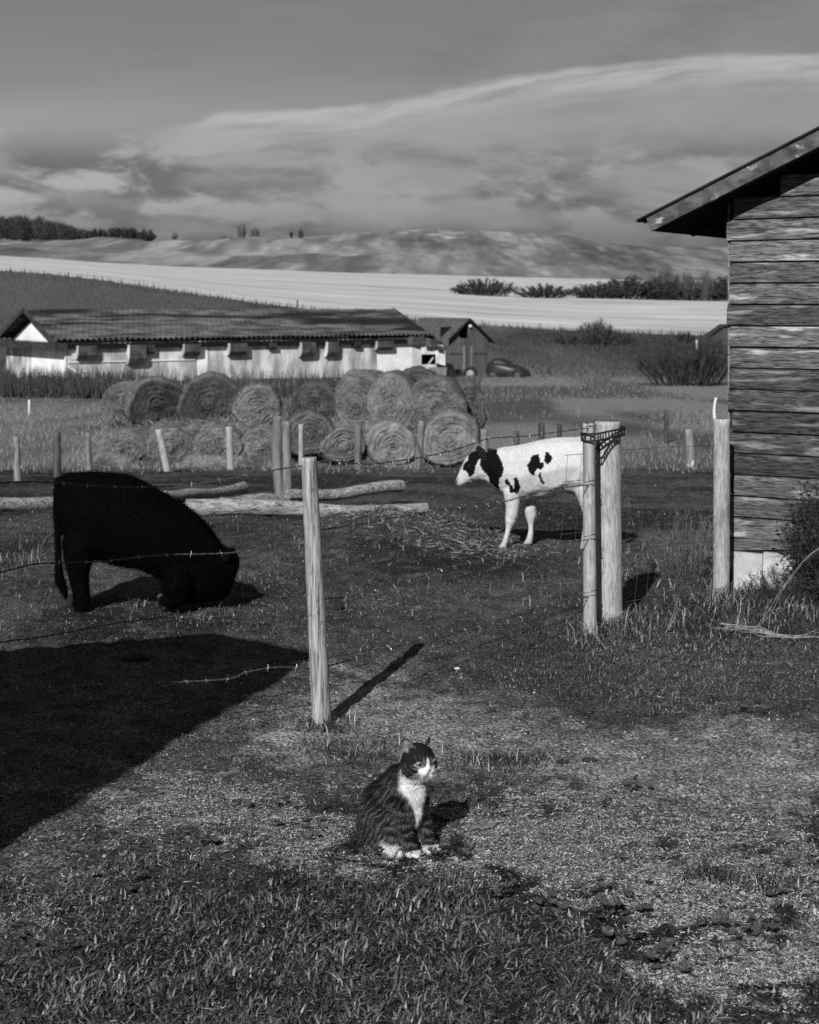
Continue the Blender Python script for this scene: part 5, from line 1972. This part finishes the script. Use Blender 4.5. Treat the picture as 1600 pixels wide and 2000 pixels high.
def inflate(poly, dy=0.0, ky=.9, rmax=60.0, step=5.0, kfun=None):
    """fills a side outline with balls that touch its edge, so the skin keeps the outline and gets a round cross-section"""
    poly = np.asarray(poly, float)
    c0, r0 = poly.min(0)
    c1, r1 = poly.max(0)
    gx, gz_ = np.meshgrid(np.arange(c0, c1, step), np.arange(r0, r1, step))
    gx, gz_ = gx.ravel(), gz_.ravel()
    k = in_poly(gx, gz_, poly)
    gx, gz_ = gx[k], gz_[k]
    d = np.full(len(gx), 1e9)
    nxt = np.roll(poly, -1, 0)
    for a, b in zip(poly, nxt):
        ab = b - a
        t = np.clip(((gx - a[0]) * ab[0] + (gz_ - a[1]) * ab[1]) / (ab @ ab + 1e-9), 0, 1)
        d = np.minimum(d, np.hypot(gx - a[0] - t * ab[0], gz_ - a[1] - t * ab[1]))
    for x_, z_, q in zip(gx, gz_, d):
        if q < step * .45:
            continue
        kk = ky if kfun is None else kfun(x_, z_)
        B.ell(cw_(x_, z_, dy), (q * SC, min(q, rmax) * kk * SC, q * SC), src=ICO2)


def smooth_poly(pts, k=4):
    p = np.asarray(pts, float)
    n = len(p)
    o = []
    for i in range(n):
        a, b, c, d = p[i - 1], p[i], p[(i + 1) % n], p[(i + 2) % n]
        for t in np.linspace(0, 1, k, endpoint=False):
            o.append(.5 * (2 * b + (c - a) * t + (2 * a - 5 * b + 4 * c - d) * t ** 2 + (3 * b - a - 3 * c + d) * t ** 3))
    return np.array(o)


calf_outline = smooth_poly([(938, 878), (920, 884), (908, 898), (900, 914), (893, 930), (889, 941), (892, 948), (900, 951), (912, 945), (922, 942), (936, 938), (946, 941), (958, 950), (970, 960), (980, 968), (990, 976), (1012, 982),
                            (1028, 980), (1050, 975), (1070, 974), (1090, 969), (1104, 962), (1118, 966), (1140, 970), (1165, 962), (1186, 950), (1200, 925), (1204, 900), (1197, 872), (1176, 856), (1150, 852), (1120, 853), (1090, 854), (1060, 858), (1030, 865), (1005, 870), (985, 872), (968, 877), (954, 883), (945, 880)])
inflate(calf_outline, 0, .92, 60, 5, lambda x_, z_: .92 if x_ > 985 else (.72 if x_ > 930 else .78))
inflate(smooth_poly([(982, 945), (1018, 945), (1015, 968), (1013, 984), (1010, 1000), (1005, 1016), (999, 1026), (994, 1038), (991, 1052), (988, 1062), (986, 1070), (969, 1070), (976, 1059), (981, 1049), (984, 1038), (986, 1026), (985, 1010), (986, 986)]), -.10, 1.0, 30, 2.6)
inflate(smooth_poly([(1014, 920), (1056, 920), (1052, 955), (1049, 980), (1049, 996), (1049, 1008), (1045, 1020), (1043, 1030), (1043, 1044), (1042, 1054), (1039, 1066), (1022, 1066), (1028, 1056), (1032, 1044), (1033, 1032), (1031, 1022), (1027, 1010), (1023, 994), (1023, 975)]), .05, 1.0, 30, 2.6)
inflate(smooth_poly([(1112, 940), (1165, 930), (1160, 960), (1157, 985), (1155, 1005), (1150, 1030), (1146, 1056), (1142, 1068), (1130, 1069), (1132, 1056), (1135, 1032), (1138, 1016), (1136, 1000), (1129, 982), (1120, 960)]), -.09, .9, 30, 3.2)
inflate(smooth_poly([(1140, 940), (1195, 925), (1192, 960), (1188, 985), (1190, 1000), (1184, 1025), (1180, 1048), (1176, 1060), (1164, 1061), (1168, 1046), (1172, 1025), (1174, 1005), (1166, 980), (1152, 960)]), .11, .9, 30, 3.2)


def leg(pts, dy, hoof):
    q = []
    for (c, r, rad) in pts:
        w = cw_(c, r, dy)
        q.append((*w, rad * SC))
    B.chain(q)
    w = cw_(hoof[0], hoof[1], dy)
    B.ell(w, (7.5 * SC, 5.8 * SC, 6 * SC))


# tail
B.chain([(*cw_(1200, 880, 0), 5 * SC), (*cw_(1209, 905, 0), 4.5 * SC), (*cw_(1210, 940, 0), 4 * SC), (*cw_(1208, 970, 0), 4.5 * SC), (*cw_(1206, 1000, 0), 7 * SC), (*cw_(1205, 1015, 0), 4 * SC)])
wV, wQ, wN = B.skin(.0065, 3)
patches = [
    [(932, 874), (941, 874), (944, 885), (938, 893), (931, 900), (929, 912), (925, 924), (916, 931), (912, 923), (904, 914), (906, 905), (914, 897), (920, 882)],
    [(943, 882), (958, 880), (966, 870), (971, 870), (972, 888), (977, 898), (982, 912), (978, 925), (972, 933), (973, 945), (975, 954), (968, 951), (957, 941), (951, 929), (943, 917), (935, 905), (938, 894)],
    [(1034, 890), (1040, 884), (1048, 885), (1051, 898), (1057, 899), (1058, 908), (1053, 912), (1046, 911), (1040, 922), (1036, 923), (1029, 915), (1027, 905), (1030, 896)],
    [(1060, 888), (1064, 880), (1070, 880), (1075, 888), (1073, 898), (1065, 902), (1059, 896)],
    [(1048, 920), (1053, 917), (1055, 928), (1059, 938), (1056, 942), (1052, 936), (1049, 928)],
    [(983, 933), (988, 931), (993, 938), (998, 943), (1001, 952), (1002, 945), (1000, 930), (1004, 926), (1010, 933), (1014, 945), (1012, 955), (1007, 962), (1003, 957), (997, 959), (991, 955), (992, 945), (986, 941)],
    [(919, 934), (922, 932), (925, 935), (922, 938)],
]


def calf_col(p, n):
    c = CX + p[:, 0] / DC * F_PX
    r = HZ - (p[:, 2] - EYE) / DC * F_PX
    c = c + 6 * (vn3(p, 28, 911) - .5) + 5 * (vn3(p, 75, 912) - .5)
    r = r + 6 * (vn3(p, 28, 914) - .5) + 5 * (vn3(p, 75, 915) - .5)
    out = .46 + .20 * (vn3(p, 6, 917) - .5) + .05 * (vn3(p, 50, 918) - .5)
    out = out * (1 - .30 * sstep(r, 1035, 1064))
    for poly in patches:
        out = np.where(in_poly(c, r, poly), .004, out)
    muzzle = sstep(c, 899, 893) * sstep(r, 928, 938)
    out = out * (1 - .45 * muzzle)
    mouth = np.exp(-((r - (948 - (c - 893) * .28)) / 1.3) ** 2) * (c < 920) * (c > 893) * (r > 936)
    return out * (1 - .7 * mouth)


calf = thing('white_calf', 'white calf with black patches standing behind the gate stick, facing left', 'calf', on_ground(1060, 1064))
obj('body', wV, wQ, m_coat, calf, smooth=True, col=calf_col(wV, wN))
Vf, Ff, Cf = fur(wV, wN, wQ, 26000, .010, .0009, lambda p, n: np.tile([.6, 0, -.5], (len(p), 1)), calf_col, rs, .25)
tag(obj('hair', Vf, Ff, m_fur, calf, col=Cf), kind='stuff')
for dy in (-1, 1):
    V = ICO3[0] * [17 * SC, 3 * SC, 8 * SC]
    V[:, 2] *= (1.2 - .5 * np.abs(V[:, 0] / (17 * SC)))
    R = np.array(Euler((0, math.radians(58), math.radians(20 * dy))).to_matrix())
    obj('ear', V @ R.T + cw_(941, 886, dy * 15 * SC), ICO3[1], material('black_ear', .004, .008, 20, rough=.8), calf, smooth=True)
    obj('eye', cw_(916, 909, dy * 14.5 * SC) + ICO2[0] * [3.2 * SC, 1.6 * SC, 2.6 * SC], ICO2[1], m_eye_dark, calf, smooth=True)
obj('nostril', cw_(891.5, 940, -5 * SC) + ICO2[0] * [1.3 * SC, 1.5 * SC, 2.2 * SC], ICO2[1], m_eye_dark, calf, smooth=True)

# ---- the black calf, down on its knees with its muzzle in the grass
DC = float(y_of_row(1188))
SC = DC / F_PX
B = Body()
inflate(smooth_poly([(124, 926), (150, 922), (176, 920), (215, 922), (250, 927), (280, 939), (308, 955), (340, 972), (369, 991), (391, 1009), (410, 1029), (427, 1052), (440, 1068), (456, 1074), (466, 1082), (469, 1098), (465, 1118), (457, 1139), (450, 1158), (440, 1170), (405, 1176), (371, 1178), (340, 1172),
                     (327, 1153), (316, 1134), (281, 1114), (234, 1106), (201, 1096), (180, 1094), (150, 1096), (134, 1080), (124, 1040), (110, 1000), (106, 955)]), 0, .80, 70, 6, lambda x_, z_: .78 if x_ < 330 else max(.5, .78 - (x_ - 330) / 380))
inflate(smooth_poly([(134, 1040), (190, 1040), (190, 1080), (184, 1110), (182, 1136), (184, 1160), (186, 1180), (180, 1191), (156, 1191), (152, 1175), (150, 1150), (142, 1120), (134, 1085)]), -.11, .8, 40, 4)
inflate(smooth_poly([(128, 1040), (176, 1040), (174, 1080), (166, 1110), (164, 1136), (166, 1160), (168, 1172), (160, 1183), (144, 1183), (140, 1165), (137, 1147), (134, 1120), (129, 1085)]), .13, .8, 40, 4)
leg([(352, 1130, 30), (358, 1152, 20), (345, 1166, 15), (328, 1164, 11)], -.13, (320, 1158))
leg([(380, 1130, 30), (388, 1150, 20), (368, 1158, 15), (350, 1154, 11)], .14, (342, 1150))
B.chain([(*cw_(117, 940, 0), 11 * SC), (*cw_(111, 990, 0), 8 * SC), (*cw_(115, 1055, -.02), 6 * SC), (*cw_(117, 1100, -.03), 7 * SC), (*cw_(119, 1130, -.03), 10 * SC), (*cw_(128, 1150, -.03), 8 * SC), (*cw_(133, 1165, -.03), 3 * SC)])
kV, kQ, kN = B.skin(.009, 5)


def black_col(p, n):
    return .0018 + .0015 * (vn3(p, 14, 921) - .5)


bcalf = thing('black_calf', 'black calf down on its front knees, grazing behind the fence', 'calf', on_ground(270, 1180))
obj('body', kV, kQ, m_blackcoat, bcalf, smooth=True, col=black_col(kV, kN))
Vf, Ff, Cf = fur(kV, kN, kQ, 50000, .024, .0013, lambda p, n: np.tile([-.5, 0, -.7], (len(p), 1)), black_col, rs, .35)
tag(obj('hair', Vf, Ff, m_blackcoat, bcalf, col=Cf), kind='stuff')
m_bear = material('black_coat_part', .002, .004, 20, rough=.85, spec=.02)
for dy in (-1, 1):
    V = ICO3[0] * [20 * SC, 5 * SC, 10 * SC]
    R = np.array(Euler((0, math.radians(-28), math.radians(24 * dy))).to_matrix())
    obj('ear', V @ R.T + cw_(440, 1086, dy * 22 * SC), ICO3[1], m_bear, bcalf, smooth=True)
obj('hoof_sole', cw_(321, 1160, -.13) + ICO3[0] * (1 + .3 * (vn3(ICO3[0], 2.3, 5) - .5))[:, None] * [8 * SC, 6 * SC, 9 * SC], ICO3[1], m_hoof, bcalf, smooth=True)

# ------------------------------------------------------------------ broad-leaved weeds, fallen leaves, clods, branches
m_leaf = material('broad_leaf', .75, 1.25, 60, rough=.5, attr=True, spec=.3)
m_fallen = material('fallen_leaf', .8, 1.2, 50, rough=.75, attr=True, rnd=.1)


def leaf_mesh(seed):
    """round pleated leaf with shallow lobes, radius 1"""
    rs = np.random.default_rng(seed)
    n = 28
    th = np.linspace(.12, 2 * np.pi - .12, n)
    rim = 1 - .10 * np.abs(np.sin((th - .12) * 3.5)) + rs.normal(0, .03, n)
    fold = .10 * np.cos((th - .12) * 7)
    V = [[0, 0, 0]]
    C = [1.25]
    for f in (.5, 1.0):
        for i in range(n):
            V.append([math.cos(th[i]) * rim[i] * f, math.sin(th[i]) * rim[i] * f, fold[i] * f + .22 * f * f * (1 + .5 * math.sin(th[i] * 2 + seed))])
            C.append((1.0 + .25 * math.cos((th[i] - .12) * 7)) * (.95 if f < .9 else .85))
    Fc = [(0, 1 + i, 2 + i) for i in range(n - 1)] + [(1 + i, 1 + n + i, 2 + n + i, 2 + i) for i in range(n - 1)]
    return mesh('leaf', V, Fc, m_leaf, col=np.array(C) * .046)


LEAVES = [leaf_mesh(i) for i in range(5)]
mallows = [
    (985, 1748, 8, 34, 14, 'small round-leaved weed right of the grass, left end of the leafy band'),
    (1068, 1775, 9, 40, 18, 'round-leaved weed in the leafy band, right of its left end'),
    (1175, 1742, 12, 44, 16, 'round-leaved weed with the largest leaf, top of the leafy band'),
    (1190, 1790, 9, 42, 14, 'round-leaved weed just below the one with the largest leaf'),
    (1262, 1780, 7, 30, 18, 'round-leaved weed at the right end of the upper leafy band'),
    (1225, 1835, 7, 36, 12, 'dark round-leaved weed between the two leafy bands'),
    (1300, 1868, 10, 42, 20, 'round-leaved weed at the right edge of the dense grass'),
    (1392, 1815, 9, 36, 16, 'round-leaved weed at the top of the lower right leafy band'),
    (1440, 1838, 10, 40, 20, 'round-leaved weed in the lower right leafy band, beside its right end'),
    (1490, 1828, 5, 26, 22, 'round-leaved weed at the right end of the lower leafy band'),
    (1330, 1905, 5, 40, 12, 'small round-leaved weed low among the straw near the bottom right'),
    (765, 1668, 6, 36, 9, 'round-leaved weed growing in front of the hind foot of the cat'),
    (905, 1668, 7, 40, 16, 'round-leaved weed right of the front paws of the cat'),
    (600, 1622, 7, 52, 14, 'low round-leaved weed left of the cat'),
    (545, 1582, 6, 40, 9, 'low round-leaved weed far left of the cat near the shadow edge'),
    (255, 1735, 8, 70, 18, 'low leafy weed in the left foreground below the shadow'),
    (110, 1850, 9, 70, 22, 'low leafy weed in the bottom left corner'),
    (1255, 1545, 6, 46, 8, 'flat leafy weed on the track right of the cat'),
    (1500, 1395, 9, 70, 10, 'flat dark leafy weed at the right edge beyond the track'),
    (1520, 1750, 6, 40, 10, 'flat weed at the right edge above the lower leafy band'),
]
for mi, (c, r, n, sx_, sy_, lab) in enumerate(mallows):
    b = on_ground(c, r)
    t = thing('round_leaved_weed', lab, 'weed', b, 'round-leaved weeds of the yard')
    mb = MB()
    for k in range(n):
        q = on_ground(c + rng.normal(0, sx_ * .6), r + rng.normal(0, sy_ * .6))
        hgt = .008 + .022 * rng.random()
        rad = (.009 + .011 * rng.random()) * (1.35 if (mi == 2 and k == 0) else 1)
        o = bpy.data.objects.new('leaf', LEAVES[k % 5])
        COL.objects.link(o)
        o.parent = t
        o.location = tuple(q + [0, 0, hgt] - b)
        o.scale = (rad, rad, rad)
        o.rotation_euler = (rng.normal(-.05, .4), rng.normal(0, .4), rng.random() * 6.28)
        mid = (q + [0, 0, hgt] + b) / 2 + [0, 0, .006]
        mb.add(*tube(spline([b + [0, 0, .002], mid, q + [0, 0, hgt]], .02), .0011, 4), .03)
    mb.out('stems', m_leaf, t)


def big_leaf(seed):
    rs = np.random.default_rng(seed)
    n = 30
    th = np.linspace(-2.6, 2.6, n)
    rim = .62 + .30 * np.cos(th * 2.5) ** 2 + .14 * np.cos(th * 13) * .5 + rs.normal(0, .03, n)
    V = [[0, 0, 0]] + [[math.cos(a) * q * .55, math.sin(a) * q * .5, .06 * math.cos(a * 5) + .05] for a, q in zip(th, rim)]
    V += [[math.cos(a) * q * 1.1, math.sin(a) * q * .85, .10 * math.cos(a * 5) + .16 * q * math.sin(a + seed) + rs.normal(0, .02)] for a, q in zip(th, rim)]
    Fc = [(0, 1 + i, 2 + i) for i in range(n - 1)] + [(1 + i, 1 + n + i, 2 + n + i, 2 + i) for i in range(n - 1)]
    return np.array(V), Fc


for i, (c, r, rad, a, tone, lab) in enumerate([
        (876, 1601, .026, 1.4, .12, 'small pale crumpled leaf at the edge of the shadow of the cat'),
        (943, 1612, .046, .2, .10, 'large grey fallen leaf right of the cat'),
        (925, 1616, .030, 2.6, .14, 'pale curled leaf lying against the large fallen leaf'),
        (893, 1618, .030, 4.2, .05, 'dark upright leaf between the cat shadow and the large fallen leaf'),
        (412, 1655, .046, 1.2, .055, 'large flat grey leaf in the grass left of the cat'),
        (665, 1975, .03, .4, .05, 'flat leaf among the grass at the bottom')]):
    b = on_ground(c, r)
    V, Fc = big_leaf(i)
    R = np.array(Euler((-.25 + .2 * (i % 3), .15, a)).to_matrix())
    V = (V * rad) @ R.T
    V[:, 2] -= V[:, 2].min() - .001
    o = obj('fallen_leaf', V + b, Fc, m_fallen, col=np.full(len(V), tone))
    tag(o, lab, 'leaf', 'fallen leaves round the cat')
    sd = o.modifiers.new('thick', 'SOLIDIFY')
    sd.thickness = .0006

m_clod = material('dark_clod', .012, .035, 40, rough=.95, bump=.006, bscale=60)
for i, (c, r, s, fl, lab) in enumerate([
        (1151, 1484, .022, .5, 'dark flat clod on the track, right of the cat'), (1098, 1491, .018, .5, 'dark clod on the track left of another, beyond the cat'),
        (652, 1167 + 20, .045, .7, 'dark dung clod in the paddock right of the front post'), (1110, 1095, .04, .8, 'small dark clod in the paddock near the gate stick'),
        (960, 1392, .014, .5, 'small dark clod on the far side of the track'), (265, 1285, .05, .5, 'dark clod lying within the big shadow'),
        (700, 964, .055, .45, 'dark lump on the ground beyond the logs'), (640, 955, .05, .5, 'dark lump left of the other, beyond the logs'), (1330, 1395, .02, .5, 'dark clod at the far edge of the track'),
        (893, 1308, .012, .6, 'pale stone in the paddock grass right of the post shadow')]):
    b = on_ground(c, r)
    V0, F0 = ICO3
    n_ = 1 + .5 * (vn3(V0 * 1.0 + i * 7.7, 1.6, 950 + i) - .5) + .25 * (vn3(V0 + i, 5, 960) - .5)
    V = V0 * n_[:, None] * [s * 1.3, s, s * fl] + b + [0, 0, s * fl * .35]
    o = obj('clod' if i < 9 else 'stone', V, F0, m_clod if i < 9 else m_concrete, smooth=True)
    tag(o, lab, 'clod' if i < 9 else 'stone')

# rank growth at the shed and round the gate post
shrub('weed_bush', 'dark tangled weed bush growing against the siding at the right edge', 'bush', on_ground(1650, 1195), .66, .6, .88, 60, 2600, .0028, .0015, .030, seed=91, leafy=2600, upright=.6)
shrub('weed_bush', 'low tangled weed clump before the pale foundation slab', 'bush', on_ground(1545, 1195), .55, .3, .24, 50, 1500, .0022, .0013, .040, seed=92, leafy=700, upright=.6)
shrub('dry_weed', 'dry weed stalks behind the wire mesh beside the corner post', 'weed', on_ground(1345, 1120), .8, .6, .42, 46, 900, .003, .0016, .10, seed=93, upright=.9)
m_deadwood = material('dead_branch', .14, .36, 30, rough=.8)
for i, (pts, lab) in enumerate([
        ([(1408, 1228), (1470, 1243), (1530, 1250), (1600, 1246)], 'pale dead stalks lying on the ground below the corner post'),
        ([(1525, 1204), (1555, 1190), (1600, 1190), (1640, 1196)], 'thick pale dead branch lying at the right edge below the weed bush'),
        ([(1470, 1235), (1500, 1200), (1530, 1150), (1575, 1085), (1640, 1050)], 'pale dead stem arching up through the weed bush'),
        ([(1300, 1240), (1318, 1200), (1322, 1165)], 'bent pale stalk standing between the gate post and the corner post'),
        ([(1150, 1262), (1140, 1235), (1136, 1210)], 'pale bent stalk left of the foot of the gate stick'),
        ([(1178, 1268), (1163, 1240), (1152, 1215)], 'pale bent stalk leaning on the foot of the gate stick')]):
    t = thing('dead_stalk', lab, 'stalk', on_ground(*pts[0]), 'pale dead stalks')
    b0 = on_ground(*pts[0])
    base_pts = []
    for j, (c, r) in enumerate(pts):
        if i < 2:
            q = on_ground(c, r)
            q[2] += .012 + .01 * math.sin(j * 2)
        else:
            q = P(c, r, b0[1] - .02 * j)
        base_pts.append(q)
    for k in range(12 if i == 0 else 5 if i == 1 else 2):
        pp = np.array(base_pts) + rng.normal(0, .022 if i < 2 else .006, (len(pts), 3)) * [2, 1, .5]
        V, Fc = tube(spline(pp, .03), np.linspace((.0022, .006, .0011, .0022, .0022, .0022)[i], .0010, len(spline(pp, .03))), 5)
        obj('stem', V, Fc, m_deadwood, t)

# rank grass
pos, tn = [], []
for (c, r, n, sx_, sy_) in ((1195, 1222, 420, 26, 8), (1150, 1255, 160, 22, 6), (1235, 1232, 300, 40, 12), (1450, 1185, 900, 60, 14), (1540, 1205, 1000, 70, 16), (1409, 1178, 240, 26, 7), (632, 1425, 260, 34, 8), (1330, 1220, 400, 80, 14),
                            (700, 1470, 260, 60, 12), (985, 1492, 420, 55, 10), (1385, 1712, 220, 22, 7), (1500, 1728, 160, 40, 9), (1300, 1120, 500, 110, 24), (60, 1090, 300, 60, 16)):
    cc_ = c + rng.normal(0, sx_, n)
    rr_ = r + rng.normal(0, sy_, n)
    y = y_of_row(rr_)
    x = (cc_ - CX) / F_PX * y
    pos.append(np.stack([x, y, ground_z(x, y) - .004], 1))
    tn.append(np.full(n, 1.0 if r < 1260 else .0))
pos = np.concatenate(pos)
tn = np.concatenate(tn)
n = len(pos)
dry = rng.random(n) < .22 + .1 * tn
tone = np.where(dry, .10 + .22 * rng.random(n), .018 + .045 * rng.random(n) ** 1.6)
tag(emit('rank_grass', blades(pos, rng.random(n) * 6.283, .1 + .8 * rng.random(n), (.03 + .06 * rng.random(n) ** 1.5) * (1 + .8 * tn), .0022 + .0024 * rng.random(n), tone, .9), m_blade),
    'rank tufts of grass round the feet of posts and the shed', 'grass')

# trampled straw on the heap before the calf
x, y = scatter(9000, 1005, 1095, 560, 1120)
c, r = img_of(x, y)
k = rng.random(len(x)) < np.clip(blob(c, r, [(740, 1040, 90, 22, .8), (860, 1060, 90, 18, .7), (700, 1025, 60, 12, .6), (960, 1075, 90, 14, .5)]), 0, 1)
x, y = x[k], y[k]
n = len(x)
tag(emit('trampled_straw', spikes(np.stack([x, y, ground_z(x, y) + .01 * rng.random(n)], 1), np.stack([rng.normal(0, 1, n), rng.normal(0, .8, n), np.abs(rng.normal(0, .3, n))], 1), .03 + .08 * rng.random(n), .002 + .0025 * rng.random(n), .06 + .28 * rng.random(n) ** 2), m_dry),
    'trampled straw on the low heap left of the white calf', 'straw')
